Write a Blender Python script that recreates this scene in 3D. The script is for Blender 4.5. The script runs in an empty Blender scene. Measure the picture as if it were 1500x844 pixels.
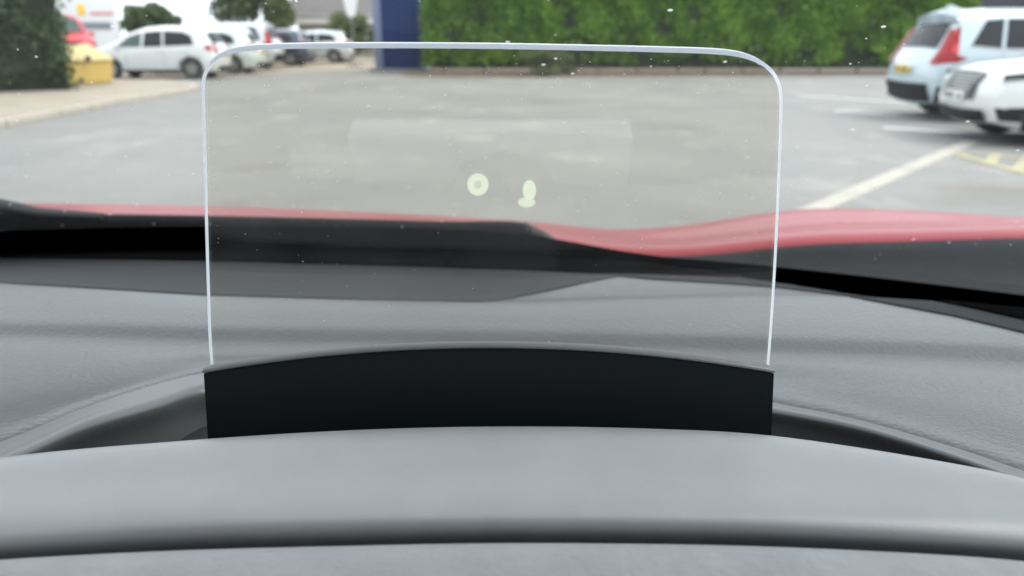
import bpy, bmesh, math, random
import numpy as np
from mathutils import Vector, Matrix

random.seed(7)
rng = np.random.default_rng(7)
R = math.radians
scene = bpy.context.scene
COL = scene.collection

# ------------------------------------------------------------------ camera
CAM_H, F, PITCH = 1.35, 1083.0, R(18.96)
cam_data = bpy.data.cameras.new('camera')
cam = bpy.data.objects.new('camera', cam_data)
COL.objects.link(cam)
cam.location = (0, 0, CAM_H)
cam.rotation_euler = (R(90) - PITCH, 0, 0)
cam_data.sensor_width = 36
cam_data.lens = 36 * F / 1500
cam_data.clip_start = 0.01
cam_data.clip_end = 2000
cam_data.dof.use_dof = True
cam_data.dof.focus_distance = 0.272
cam_data.dof.aperture_fstop = 11.0
scene.camera = cam

# ------------------------------------------------------------------ sky, sun, exposure
world = bpy.data.worlds.new('World')
scene.world = world
world.use_nodes = True
wn, wl = world.node_tree.nodes, world.node_tree.links
wn.clear()
SUN_EL, SUN_AZ = R(54), R(92)          # azimuth measured from +Y (ahead) towards +X (right)
sky = wn.new('ShaderNodeTexSky')
sky.sky_type = 'NISHITA'
sky.sun_disc = False
sky.sun_elevation = SUN_EL
sky.sun_rotation = SUN_AZ
sky.air_density = 1.0
sky.dust_density = 4.0
hs = wn.new('ShaderNodeHueSaturation')
hs.inputs['Saturation'].default_value = 0.30      # thin white overcast
bg = wn.new('ShaderNodeBackground')
bg.inputs['Strength'].default_value = 0.15
wo = wn.new('ShaderNodeOutputWorld')
wl.new(sky.outputs['Color'], hs.inputs['Color'])
# closed white cloud deck, faintly mottled, over the clear-sky model
wtc = wn.new('ShaderNodeTexCoord')
cn = wn.new('ShaderNodeTexNoise'); cn.inputs['Scale'].default_value = 2.2; cn.inputs['Detail'].default_value = 5
wl.new(wtc.outputs['Generated'], cn.inputs['Vector'])
cr_ = wn.new('ShaderNodeValToRGB')
cr_.color_ramp.elements[0].color = (6.7, 7.3, 8.2, 1); cr_.color_ramp.elements[1].color = (10.5, 10.8, 11.2, 1)
wl.new(cn.outputs['Fac'], cr_.inputs['Fac'])
wm = wn.new('ShaderNodeMix'); wm.data_type = 'RGBA'; wm.inputs[0].default_value = 0.72
wl.new(hs.outputs['Color'], wm.inputs[6]); wl.new(cr_.outputs['Color'], wm.inputs[7])
wl.new(wm.outputs[2], bg.inputs['Color'])
wl.new(bg.outputs[0], wo.inputs[0])
sd = bpy.data.lights.new('sun', 'SUN')
sd.energy = 0.8
sd.angle = R(22)
sd.color = (1.0, 0.96, 0.9)
sun = bpy.data.objects.new('sun', sd)
COL.objects.link(sun)
sdir = Vector((math.sin(SUN_AZ) * math.cos(SUN_EL), math.cos(SUN_AZ) * math.cos(SUN_EL), math.sin(SUN_EL)))
sun.rotation_euler = sdir.to_track_quat('Z', 'Y').to_euler()
sun.location = (0, 0, 30)
vs = scene.view_settings
vs.view_transform = 'Standard'
vs.look = 'None'
vs.exposure = 1.1
vs.gamma = 1.0
vs.use_curve_mapping = False
scene.cycles.use_denoising = True
scene.cycles.max_bounces = 10
scene.cycles.transparent_max_bounces = 16
scene.cycles.sample_clamp_indirect = 6.0

# ------------------------------------------------------------------ helpers
CP, SP = math.cos(PITCH), math.sin(PITCH)
def ray(px, py):
    u, v = (px - 750) / F, (422 - py) / F
    return Vector((u, CP + v * SP, -SP + v * CP))
def at_drop(px, py, drop):            # point on the level sheet `drop` metres under the eye
    d = ray(px, py)
    return Vector((0, 0, CAM_H)) + d * (-drop / d.z)
def at_y(px, py, Y):                  # point on the upright sheet Y metres ahead
    d = ray(px, py)
    return Vector((0, 0, CAM_H)) + d * (Y / d.y)
def gnd(px, py, z=0.0):
    return at_drop(px, py, CAM_H - z)

def link(o, parent=None):
    COL.objects.link(o)
    if parent is not None:
        o.parent = parent
        o.matrix_parent_inverse = ROOTINV.get(parent.name, Matrix())
    return o
ROOTINV = {}
def mesh_obj(name, verts, faces, m, parent=None, smooth=False, sharp=None):
    me = bpy.data.meshes.new(name)
    me.from_pydata([tuple(v) for v in verts], [], faces)
    me.update()
    if smooth:
        me.shade_smooth()
        if sharp:
            me.set_sharp_from_angle(angle=R(sharp))
    me.materials.append(m)
    o = bpy.data.objects.new(name, me)
    return link(o, parent)
def bm_obj(name, bm, m, parent=None, smooth=False, sharp=None, recalc=True):
    if recalc:
        bmesh.ops.recalc_face_normals(bm, faces=bm.faces)
    me = bpy.data.meshes.new(name)
    bm.to_mesh(me)
    bm.free()
    if smooth:
        me.shade_smooth()
        if sharp:
            me.set_sharp_from_angle(angle=R(sharp))
    me.materials.append(m)
    o = bpy.data.objects.new(name, me)
    return link(o, parent)
def thing(name, label, cat, loc=(0, 0, 0), rz=0.0, group=None, world_children=False):
    o = bpy.data.objects.new(name, None)
    COL.objects.link(o)
    o.location = loc
    o.rotation_euler = (0, 0, rz)
    tag(o, label, cat, group)
    o.empty_display_size = 0.2
    if world_children:
        ROOTINV[o.name] = (Matrix.Translation(loc) @ Matrix.Rotation(rz, 4, 'Z')).inverted()
    return o
def tag(o, label=None, cat=None, group=None, kind=None):
    if label: o['label'] = label
    if cat: o['category'] = cat
    if group: o['group'] = group
    if kind: o['kind'] = kind
    return o
def bm_box(bm, c, s, rz=0.0, rx=0.0):
    M = Matrix.Translation(c) @ Matrix.Rotation(rz, 4, 'Z') @ Matrix.Rotation(rx, 4, 'X') @ Matrix.Diagonal((s[0], s[1], s[2], 1))
    return bmesh.ops.create_cube(bm, size=1, matrix=M)['verts']
def box(name, c, s, m, parent=None, bevel=0.0, rz=0.0, rx=0.0):
    bm = bmesh.new()
    bm_box(bm, (0, 0, 0), s)
    if bevel:
        bmesh.ops.bevel(bm, geom=list(bm.edges), offset=bevel, segments=2, affect='EDGES', profile=0.5)
    bmesh.ops.transform(bm, verts=bm.verts, matrix=Matrix.Translation(c) @ Matrix.Rotation(rz, 4, 'Z') @ Matrix.Rotation(rx, 4, 'X'))
    return bm_obj(name, bm, m, parent, smooth=bool(bevel), sharp=30)

def catmull(P, n):
    """P: (k,3) array -> smooth (m,3) array through all points."""
    P = np.asarray(P, float)
    Q = np.vstack([2 * P[0] - P[1], P, 2 * P[-1] - P[-2]])
    out = []
    for i in range(1, len(Q) - 2):
        p0, p1, p2, p3 = Q[i - 1], Q[i], Q[i + 1], Q[i + 2]
        d01 = max(np.linalg.norm(p1 - p0), 1e-6) ** .5; d12 = max(np.linalg.norm(p2 - p1), 1e-6) ** .5; d23 = max(np.linalg.norm(p3 - p2), 1e-6) ** .5
        m1 = (p2 - p1) + d12 * ((p1 - p0) / d01 - (p2 - p0) / (d01 + d12))
        m2 = (p2 - p1) + d12 * ((p3 - p2) / d23 - (p3 - p1) / (d12 + d23))
        for k in range(n):
            t = k / n
            out.append((2 * t**3 - 3 * t**2 + 1) * p1 + (t**3 - 2 * t**2 + t) * m1 + (-2 * t**3 + 3 * t**2) * p2 + (t**3 - t**2) * m2)
    out.append(P[-1])
    return np.array(out)
def loft(name, rails, m, parent=None, nc=8, nr=5, sharp=None):
    """smooth skin through rails (each a list of points, all the same count)."""
    rr = np.array([catmull(r, nc) for r in rails])          # rails x cols x 3
    cols = [catmull(rr[:, j], nr) for j in range(rr.shape[1])]
    G = np.array(cols)                                     # cols x rows x 3
    a, b = G.shape[:2]
    V = G.reshape(-1, 3)
    Fc = [(i * b + j, (i + 1) * b + j, (i + 1) * b + j + 1, i * b + j + 1) for i in range(a - 1) for j in range(b - 1)]
    return mesh_obj(name, V, Fc, m, parent, smooth=True, sharp=sharp)
def rail(cols, ys, drops=None, Y=None, dx=0.0):
    out = []
    for i, px in enumerate(cols):
        if drops is not None:
            d = drops[i] if hasattr(drops, '__len__') else drops
            out.append(at_drop(px, ys[i], d))
        else:
            yy = Y[i] if hasattr(Y, '__len__') else Y
            out.append(at_y(px, ys[i], yy))
    return out

# ------------------------------------------------------------------ materials
def mat(name, col, rough=0.6, metal=0.0, var=0.0, vscale=5.0, bump=0.0, bscale=200.0, bdist=0.001, spec=0.5, coat=0.0, col2=None, vor=False, sheen=0.0, detail=4.0, rvar=0.0):
    m = bpy.data.materials.new(name)
    m.use_nodes = True
    n, l = m.node_tree.nodes, m.node_tree.links
    p = n['Principled BSDF']
    p.inputs['Base Color'].default_value = (*col, 1)
    p.inputs['Roughness'].default_value = rough
    p.inputs['Metallic'].default_value = metal
    p.inputs['Specular IOR Level'].default_value = spec
    p.inputs['Coat Weight'].default_value = coat
    p.inputs['Coat Roughness'].default_value = 0.05
    p.inputs['Sheen Weight'].default_value = sheen
    tc = n.new('ShaderNodeTexCoord')
    if var > 0 or col2:
        t = n.new('ShaderNodeTexNoise')
        t.inputs['Scale'].default_value = vscale
        t.inputs['Detail'].default_value = detail
        t.inputs['Roughness'].default_value = 0.6
        l.new(tc.outputs['Object'], t.inputs['Vector'])
        r = n.new('ShaderNodeValToRGB')
        r.color_ramp.elements[0].position = 0.3
        r.color_ramp.elements[1].position = 0.7
        c2 = col2 or tuple(min(1, c * (1 + var)) for c in col)
        c1 = col if col2 else tuple(c * (1 - var) for c in col)
        r.color_ramp.elements[0].color = (*c1, 1)
        r.color_ramp.elements[1].color = (*c2, 1)
        l.new(t.outputs['Fac'], r.inputs['Fac'])
        l.new(r.outputs['Color'], p.inputs['Base Color'])
        if rvar:
            mr = n.new('ShaderNodeMapRange')
            mr.inputs['To Min'].default_value = rough - rvar
            mr.inputs['To Max'].default_value = rough + rvar
            l.new(t.outputs['Fac'], mr.inputs['Value'])
            l.new(mr.outputs[0], p.inputs['Roughness'])
    if bump > 0:
        t2 = n.new('ShaderNodeTexVoronoi' if vor else 'ShaderNodeTexNoise')
        t2.inputs['Scale'].default_value = bscale
        if not vor:
            t2.inputs['Detail'].default_value = 5
        l.new(tc.outputs['Object'], t2.inputs['Vector'])
        b = n.new('ShaderNodeBump')
        b.inputs['Strength'].default_value = bump
        b.inputs['Distance'].default_value = bdist
        l.new(t2.outputs['Distance' if vor else 'Fac'], b.inputs['Height'])
        l.new(b.outputs[0], p.inputs['Normal'])
    return m
def glass_mat(name, tint, ior=1.45, rough=0.0, boost=1.0, haze=None):
    """thin clear pane: straight-through light plus Fresnel reflection, and a little dirt"""
    m = bpy.data.materials.new(name)
    m.use_nodes = True
    n, l = m.node_tree.nodes, m.node_tree.links
    n.clear()
    out = n.new('ShaderNodeOutputMaterial')
    tr = n.new('ShaderNodeBsdfTransparent'); tr.inputs[0].default_value = (*tint, 1)
    gl = n.new('ShaderNodeBsdfGlossy'); gl.inputs['Roughness'].default_value = rough
    fr = n.new('ShaderNodeFresnel'); fr.inputs['IOR'].default_value = ior
    mu = n.new('ShaderNodeMath'); mu.operation = 'MULTIPLY'; mu.inputs[1].default_value = boost; mu.use_clamp = True
    mx = n.new('ShaderNodeMixShader')
    # both faces of a thin pane reflect like air-to-glass: face the normal to the ray
    geo = n.new('ShaderNodeNewGeometry')
    l.new(fr.outputs[0], mu.inputs[0])
    l.new(mu.outputs[0], mx.inputs[0])
    l.new(tr.outputs[0], mx.inputs[1])
    l.new(gl.outputs[0], mx.inputs[2])
    # Fresnel from the back side would use 1/ior: swap the ior on back faces
    mi = n.new('ShaderNodeMix'); mi.data_type = 'FLOAT'
    mi.inputs[2].default_value = ior
    mi.inputs[3].default_value = 1.0 / ior
    l.new(geo.outputs['Backfacing'], mi.inputs[0])
    l.new(mi.outputs[0], fr.inputs['IOR'])
    last = mx
    if haze:
        df = n.new('ShaderNodeBsdfTranslucent'); df.inputs[0].default_value = (.85, .87, .9, 1)
        tc = n.new('ShaderNodeTexCoord')
        t = n.new('ShaderNodeTexNoise'); t.inputs['Scale'].default_value = haze[1]; t.inputs['Detail'].default_value = 6
        l.new(tc.outputs['Object'], t.inputs['Vector'])
        mr = n.new('ShaderNodeMapRange')
        mr.inputs['From Min'].default_value = 0.35; mr.inputs['From Max'].default_value = 0.75
        mr.inputs['To Min'].default_value = haze[0] * .4; mr.inputs['To Max'].default_value = haze[0]
        l.new(t.outputs['Fac'], mr.inputs['Value'])
        m2 = n.new('ShaderNodeMixShader')
        l.new(mr.outputs[0], m2.inputs[0])
        l.new(mx.outputs[0], m2.inputs[1])
        l.new(df.outputs[0], m2.inputs[2])
        last = m2
    l.new(last.outputs[0], out.inputs[0])
    return m
def emit_mat(name, col, strength, mixfac=1.0):
    m = bpy.data.materials.new(name)
    m.use_nodes = True
    n, l = m.node_tree.nodes, m.node_tree.links
    n.clear()
    out = n.new('ShaderNodeOutputMaterial')
    e = n.new('ShaderNodeEmission'); e.inputs[0].default_value = (*col, 1); e.inputs[1].default_value = strength
    if mixfac < 1:
        t = n.new('ShaderNodeBsdfTransparent'); x = n.new('ShaderNodeMixShader'); x.inputs[0].default_value = mixfac
        l.new(t.outputs[0], x.inputs[1]); l.new(e.outputs[0], x.inputs[2]); l.new(x.outputs[0], out.inputs[0])
    else:
        l.new(e.outputs[0], out.inputs[0])
    return m
def leaf_mat(name, c1, c2, scale):
    m = mat(name, c1, rough=0.55, col2=c2, vscale=scale, detail=3)
    p = m.node_tree.nodes['Principled BSDF']
    n, l = m.node_tree.nodes, m.node_tree.links
    tl = n.new('ShaderNodeBsdfTranslucent')
    mx = n.new('ShaderNodeMixShader'); mx.inputs[0].default_value = 0.25
    rr = [x for x in n if x.type == 'VALTORGB'][0]
    l.new(rr.outputs[0], tl.inputs[0])
    out = [x for x in n if x.type == 'OUTPUT_MATERIAL'][0]
    l.new(p.outputs[0], mx.inputs[1]); l.new(tl.outputs[0], mx.inputs[2]); l.new(mx.outputs[0], out.inputs[0])
    return m

M = {}
M['hood'] = mat('hood_plastic', (0.145, 0.150, 0.158), rough=0.40, var=0.06, vscale=30, bump=0.15, bscale=900, bdist=0.0003, spec=0.6)
M['dash'] = mat('dash_grained_plastic', (0.030, 0.033, 0.038), rough=0.34, var=0.06, vscale=12, bump=0.40, bscale=420, bdist=0.0006, vor=True, spec=0.5)
M['surround'] = mat('well_surround_plastic', (0.055, 0.057, 0.060), rough=0.38, var=0.05, vscale=20, bump=0.1, bscale=900, bdist=0.0003, spec=0.55)
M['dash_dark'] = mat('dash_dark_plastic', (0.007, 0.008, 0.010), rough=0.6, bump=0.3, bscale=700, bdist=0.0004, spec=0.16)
M['reflection_strip'] = mat('pale_reflection_strip', (0.80, 0.81, 0.80), rough=0.5)  # for the added strip that the display plate mirrors
M['shade_mid'] = mat('painted_shade_mid', (0.030, 0.032, 0.035), rough=0.9, spec=0.04)  # mid-dark step of the shade painted on the rear dash
M['well'] = mat('well_black', (0.012, 0.012, 0.014), rough=0.7, spec=0.3)
M['leather'] = mat('grey_leather', (0.13, 0.135, 0.145), rough=0.5, var=0.1, vscale=60, bump=0.7, bscale=160, bdist=0.0012, spec=0.5)
M['housing'] = mat('housing_black', (0.005, 0.008, 0.010), rough=0.6, spec=0.3, bump=0.05, bscale=1500, bdist=0.0002)
M['lip'] = mat('housing_lip', (0.07, 0.072, 0.072), rough=0.45)
M['rubber'] = mat('wiper_rubber', (0.02, 0.021, 0.022), rough=0.6)
M['scuttle'] = mat('scuttle_plastic', (0.006, 0.0065, 0.0075), rough=0.75, spec=0.12, var=0.4, vscale=60, bump=0.4, bscale=500, bdist=0.0006)
M['frit_and_shade'] = mat('frit_and_shade_black', (0.003, 0.003, 0.003), rough=0.9, spec=0.0)  # printed glass band, and the black step of painted shade on the dash
M['bonnet'] = mat('bonnet_red_paint', (0.235, 0.011, 0.020), rough=0.40, metal=0.0, coat=0.12, var=0.05, vscale=900, spec=0.4)
M['lining'] = mat('roof_lining', (0.30, 0.30, 0.29), rough=0.95)
M['trim'] = mat('cabin_trim', (0.03, 0.03, 0.033), rough=0.7)
M['seat'] = mat('seat_cloth', (0.03, 0.03, 0.033), rough=0.9, bump=0.3, bscale=400)
M['windscreen'] = glass_mat('windscreen_glass', (0.93, 0.96, 0.945), 1.45, 0.0, 1.0, haze=(0.007, 4.0))
M['sideglass'] = glass_mat('side_glass', (0.9, 0.94, 0.92), 1.45)
M['combiner'] = glass_mat('combiner_glass', (0.968, 0.955, 0.925), 1.5, 0.0, 1.1, haze=(0.008, 30.0))
M['edge'] = mat('polished_edge', (0.72, 0.76, 0.82), rough=0.25, spec=0.6)
def add_translucent(m, col, f):
    n, l = m.node_tree.nodes, m.node_tree.links
    p = n['Principled BSDF']; out = [x for x in n if x.type == 'OUTPUT_MATERIAL'][0]
    tl = n.new('ShaderNodeBsdfTranslucent'); tl.inputs[0].default_value = (*col, 1)
    mx = n.new('ShaderNodeMixShader'); mx.inputs[0].default_value = f
    l.new(p.outputs[0], mx.inputs[1]); l.new(tl.outputs[0], mx.inputs[2]); l.new(mx.outputs[0], out.inputs[0])
add_translucent(M['edge'], (.86, .9, .97), .4)
M['dust'] = mat('dust_speck', (0.95, 0.95, 0.93), rough=0.8)
add_translucent(M['dust'], (.95, .95, .95), .5)
def asphalt_mat():
    m = mat('asphalt', (0.17, 0.171, 0.165), rough=0.92, col2=(0.245, 0.240, 0.225), vscale=0.33, bump=0.5, bscale=60, bdist=0.01, detail=8)
    n, l = m.node_tree.nodes, m.node_tree.links
    p = n['Principled BSDF']; tc = [x for x in n if x.type == 'TEX_COORD'][0]
    src = [x for x in n if x.type == 'VALTORGB'][0].outputs[0]
    def layer(src, scale, lo, hi, col, amt, stretch=(1, 1, 1), detail=5, dist=0.0):
        mp = n.new('ShaderNodeMapping'); mp.inputs['Scale'].default_value = stretch
        l.new(tc.outputs['Object'], mp.inputs['Vector'])
        t = n.new('ShaderNodeTexNoise'); t.inputs['Scale'].default_value = scale; t.inputs['Detail'].default_value = detail; t.inputs['Distortion'].default_value = dist
        l.new(mp.outputs[0], t.inputs['Vector'])
        r = n.new('ShaderNodeMapRange'); r.inputs['From Min'].default_value = lo; r.inputs['From Max'].default_value = hi; r.inputs['To Max'].default_value = amt
        l.new(t.outputs['Fac'], r.inputs['Value'])
        x = n.new('ShaderNodeMix'); x.data_type = 'RGBA'; x.inputs[7].default_value = (*col, 1)
        l.new(r.outputs[0], x.inputs[0]); l.new(src, x.inputs[6])
        return x.outputs[2]
    src = layer(src, 1.1, .58, .68, (0.34, 0.32, 0.285), .45, (1, .6, 1))        # pale dusty patches
    src = layer(src, .5, .60, .72, (0.15, 0.13, 0.105), .75, (.6, 1, 1), dist=.6)  # brown stains
    src = layer(src, 5.0, .60, .70, (0.33, 0.31, 0.27), .35)                   # litter and grit
    src = layer(src, 45.0, .52, .66, (0.12, 0.12, 0.12), .35, detail=2)          # aggregate
    l.new(src, p.inputs['Base Color'])
    return m
M['asphalt'] = asphalt_mat()
M['concrete'] = mat('beige_concrete', (0.31, 0.265, 0.21), rough=0.9, var=0.14, vscale=0.9, bump=0.3, bscale=40, bdist=0.005)
M['kerb'] = mat('kerb_concrete', (0.38, 0.34, 0.28), rough=0.9, var=0.1, vscale=3)
M['soil'] = mat('dry_soil', (0.15, 0.118, 0.088), rough=1.0, var=0.35, vscale=2.5, bump=0.8, bscale=12, bdist=0.05)
M['white_line'] = mat('white_line_paint', (0.62, 0.62, 0.60), rough=0.8, var=0.15, vscale=6)
M['cream_line'] = mat('cream_line_paint', (0.37, 0.345, 0.295), rough=0.85, var=0.15, vscale=3)
M['yellow_line'] = mat('yellow_line_paint', (0.36, 0.33, 0.21), rough=0.85, var=0.2, vscale=4)
M['leaf_hedge'] = leaf_mat('hedge_leaves', (0.055, 0.135, 0.016), (0.18, 0.33, 0.03), 0.8)
M['leaf_dark'] = leaf_mat('dark_hedge_leaves', (0.025, 0.05, 0.018), (0.06, 0.11, 0.03), 1.2)
M['leaf_tree'] = leaf_mat('tree_leaves', (0.03, 0.06, 0.018), (0.09, 0.13, 0.03), 0.7)
M['leaf_olive'] = leaf_mat('olive_leaves', (0.05, 0.075, 0.02), (0.13, 0.16, 0.045), 1.0)
M['core'] = mat('hedge_core', (0.012, 0.02, 0.008), rough=1.0, var=0.3, vscale=3)
M['bark'] = mat('bark', (0.10, 0.075, 0.05), rough=0.95, var=0.3, vscale=8)
M['grit'] = mat('yellow_bin_plastic', (0.50, 0.35, 0.10), rough=0.6, var=0.08, vscale=3)
M['grit_lid'] = mat('yellow_lid_plastic', (0.54, 0.43, 0.20), rough=0.6, var=0.08, vscale=2)
M['navy'] = mat('navy_panel', (0.006, 0.020, 0.085), rough=0.65, var=0.05, vscale=1, spec=0.2)
M['navy_side'] = mat('grey_blue_panel', (0.13, 0.16, 0.25), rough=0.4)
M['sign_white'] = mat('sign_grey_white', (0.60, 0.62, 0.64), rough=0.45)
M['sign_grey'] = mat('sign_grey', (0.16, 0.17, 0.19), rough=0.5)
M['sign_red'] = mat('sign_red', (0.55, 0.03, 0.03), rough=0.5)
M['sign_yellow'] = mat('sign_yellow', (0.72, 0.45, 0.06), rough=0.5)
M['roof'] = mat('slate_roof', (0.13, 0.12, 0.115), rough=0.85, var=0.15, vscale=4)
M['fascia'] = mat('white_fascia', (0.62, 0.60, 0.56), rough=0.7)
M['render_wall'] = mat('beige_wall', (0.30, 0.26, 0.21), rough=0.9, var=0.1, vscale=2)
M['dark_cladding'] = mat('dark_cladding', (0.035, 0.038, 0.05), rough=0.7, var=0.1, vscale=2)
M['brick'] = mat('orange_brick', (0.42, 0.19, 0.09), rough=0.85, var=0.2, vscale=6)
M['pane'] = mat('dark_pane', (0.02, 0.025, 0.03), rough=0.08, spec=0.6)
M['pane_green'] = mat('tinted_pane', (0.12, 0.17, 0.16), rough=0.1, spec=0.6)
M['banner'] = mat('white_banner', (0.8, 0.8, 0.8), rough=0.7)
M['pole'] = mat('grey_pole', (0.35, 0.35, 0.36), rough=0.4, metal=0.5)
M['blackplastic'] = mat('black_plastic', (0.018, 0.018, 0.02), rough=0.55)
M['tyre'] = mat('tyre_rubber', (0.02, 0.02, 0.02), rough=0.85)
M['rim'] = mat('alloy_rim', (0.5, 0.51, 0.52), rough=0.3, metal=0.8)
M['tail'] = mat('red_tail_lens', (0.55, 0.01, 0.015), rough=0.15, coat=0.5)
M['lamp'] = mat('clear_lamp', (0.55, 0.58, 0.6), rough=0.1, coat=0.8)
M['plate_y'] = mat('yellow_plate', (0.75, 0.52, 0.06), rough=0.4)
M['plate_w'] = mat('white_plate', (0.75, 0.75, 0.72), rough=0.4)
M['chrome'] = mat('chrome_slat', (0.62, 0.62, 0.62), rough=0.25, metal=0.9)
M['plate_ink'] = mat('plate_ink', (0.02, 0.02, 0.02), rough=0.5)
def paint(name, col, metal=0.0, coat=0.9):
    return mat(name, col, rough=0.32, metal=metal, coat=coat, spec=0.5)
M['p_white'] = paint('white_paint', (0.60, 0.61, 0.60))
M['p_blue'] = paint('pale_blue_paint', (0.43, 0.51, 0.55), 0.0)
M['p_silver'] = paint('silver_paint', (0.52, 0.55, 0.57), 0.35)
M['p_pale'] = paint('pale_silver_green_paint', (0.56, 0.62, 0.60), 0.2)
M['p_navy'] = paint('dark_blue_paint', (0.03, 0.04, 0.07), 0.2)
M['p_red'] = paint('red_paint', (0.42, 0.006, 0.016), 0.0, 0.15)

# ------------------------------------------------------------------ ground, forecourt, markings (the setting)
def sheet(name, pts, z, m, thick=0.0, parent=None):
    bm = bmesh.new()
    vs_ = [bm.verts.new((p[0], p[1], z)) for p in pts]
    f = bm.faces.new(vs_)
    bm.normal_update()
    if f.normal.z < 0:
        f.normal_flip()
    if thick:
        r = bmesh.ops.extrude_face_region(bm, geom=[f])
        for v in r['geom']:
            if isinstance(v, bmesh.types.BMVert):
                v.co.z -= thick
    return bm_obj(name, bm, m, parent)

g = sheet('ground', [(-300, -60), (300, -60), (300, 600), (-300, 600)], 0.0, M['asphalt'])
tag(g, 'weathered grey asphalt of the car park', kind='structure')
def gp(px, py):
    p = gnd(px, py)
    return (p.x, p.y)
fc = sheet('forecourt', [gp(150, 112), gp(225, 117), gp(300, 114), gp(420, 107), gp(520, 104), gp(555, 97), gp(545, 88), gp(480, 78), (-20, 75), (-50, 60), (-45, 32)], 0.004, M['concrete'])
tag(fc, 'beige concrete forecourt under the row of parked cars', kind='structure')
pv_pts = [gp(-250, 225), gp(0, 187), gp(80, 171), gp(160, 155), gp(230, 143), gp(272, 136), gp(285, 131), gp(268, 126), gp(240, 123), gp(160, 122), gp(0, 128), gp(-250, 140)]
pv = sheet('pavement', pv_pts, 0.12, M['concrete'], thick=0.125)
tag(pv, 'pale beige raised pavement tongue beside the dark hedge', kind='structure')
# kerb stones along the car-park edge of the pavement
near = [Vector((*p, 0)) for p in pv_pts[:8]]
acc = []
for a, b in zip(near[:-1], near[1:]):
    L = (b - a).length
    k = max(1, int(L / 0.9))
    for i in range(k):
        acc.append((a + (b - a) * (i / k), a + (b - a) * ((i + 1) / k)))
for a, b in acc:
    d = b - a
    mid = (a + b) / 2
    n_ = Vector((d.y, -d.x, 0)).normalized()
    box('kerb_stone', (mid.x + n_.x * .065, mid.y + n_.y * .065, 0.058), (d.length - .012, 0.125, 0.13), M['kerb'], pv, bevel=0.012, rz=math.atan2(d.y, d.x))
so = sheet('soil_bed', [gp(600, 113), gp(760, 114), gp(1000, 112), gp(1320, 110), (26, 27), (40, 27), (40, 33), gp(545, 92)], 0.012, M['soil'])
tag(so, 'strip of dry brown soil along the foot of the hedge', kind='structure')

# painted lines
def line(p, q, w, m, name, label=None, z=0.004):
    p, q = Vector((*p, 0)), Vector((*q, 0))
    d = (q - p).normalized()
    n_ = Vector((-d.y, d.x, 0)) * w / 2
    o = sheet(name, [p + n_, p - n_, q - n_, q + n_], z, m)
    tag(o, label, kind='structure')
    return o
line(gp(1170, 140), gp(1420, 157), 0.15, M['white_line'], 'bay_line', 'farthest white bay line beside the pale blue car')
line(gp(1222, 162), gp(1440, 178), 0.15, M['white_line'], 'bay_line', 'middle white bay line under the tail of the pale blue car')
line(gp(1294, 187), gp(1470, 199), 0.15, M['white_line'], 'bay_line', 'nearest white bay line running under the white car')
line(gp(1150, 325), gp(1425, 207), 0.19, M['cream_line'], 'cream_line', 'broad cream line slanting from the bonnet to the white car')
for i in range(5):
    line(gp(1410 + 38 * i, 231 + 11 * i), gp(1408 + 52 * i, 226 - 0.6 * i), 0.12, M['yellow_line'], 'hatch_line', 'yellow hatching line number %d from the left beside the white car' % (i + 1))
line(gp(1405, 225), gp(1620, 242), 0.12, M['yellow_line'], 'hatch_edge_line', 'yellow edge line of the hatching beside the white car', z=0.008)
line(gp(1405, 228), gp(1640, 292), 0.12, M['yellow_line'], 'hatch_edge_line', 'lower yellow edge line of the hatching', z=0.008)

# ------------------------------------------------------------------ foliage
def leaf_mesh(name, pts, size, m, parent, jitter=0.5, up=0.3):
    n = len(pts)
    a = rng.normal(size=(n, 3)); a /= np.linalg.norm(a, axis=1)[:, None]
    b = rng.normal(size=(n, 3)); b -= (b * a).sum(1)[:, None] * a; b /= np.linalg.norm(b, axis=1)[:, None]
    s = size * (1 + jitter * (rng.random(n) - .5) * 2)
    a *= (s * .5)[:, None]; b *= (s * .32)[:, None]
    V = np.empty((n, 4, 3))
    V[:, 0] = pts - a; V[:, 1] = pts + b; V[:, 2] = pts + a; V[:, 3] = pts - b
    me = bpy.data.meshes.new(name)
    me.vertices.add(n * 4); me.loops.add(n * 4); me.polygons.add(n)
    me.vertices.foreach_set('co', V.reshape(-1).astype(np.float32))
    me.loops.foreach_set('vertex_index', np.arange(n * 4, dtype=np.int32))
    me.polygons.foreach_set('loop_start', np.arange(0, n * 4, 4, dtype=np.int32))
    me.update(calc_edges=True)
    me.materials.append(m)
    o = bpy.data.objects.new(name, me)
    return link(o, parent)
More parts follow.
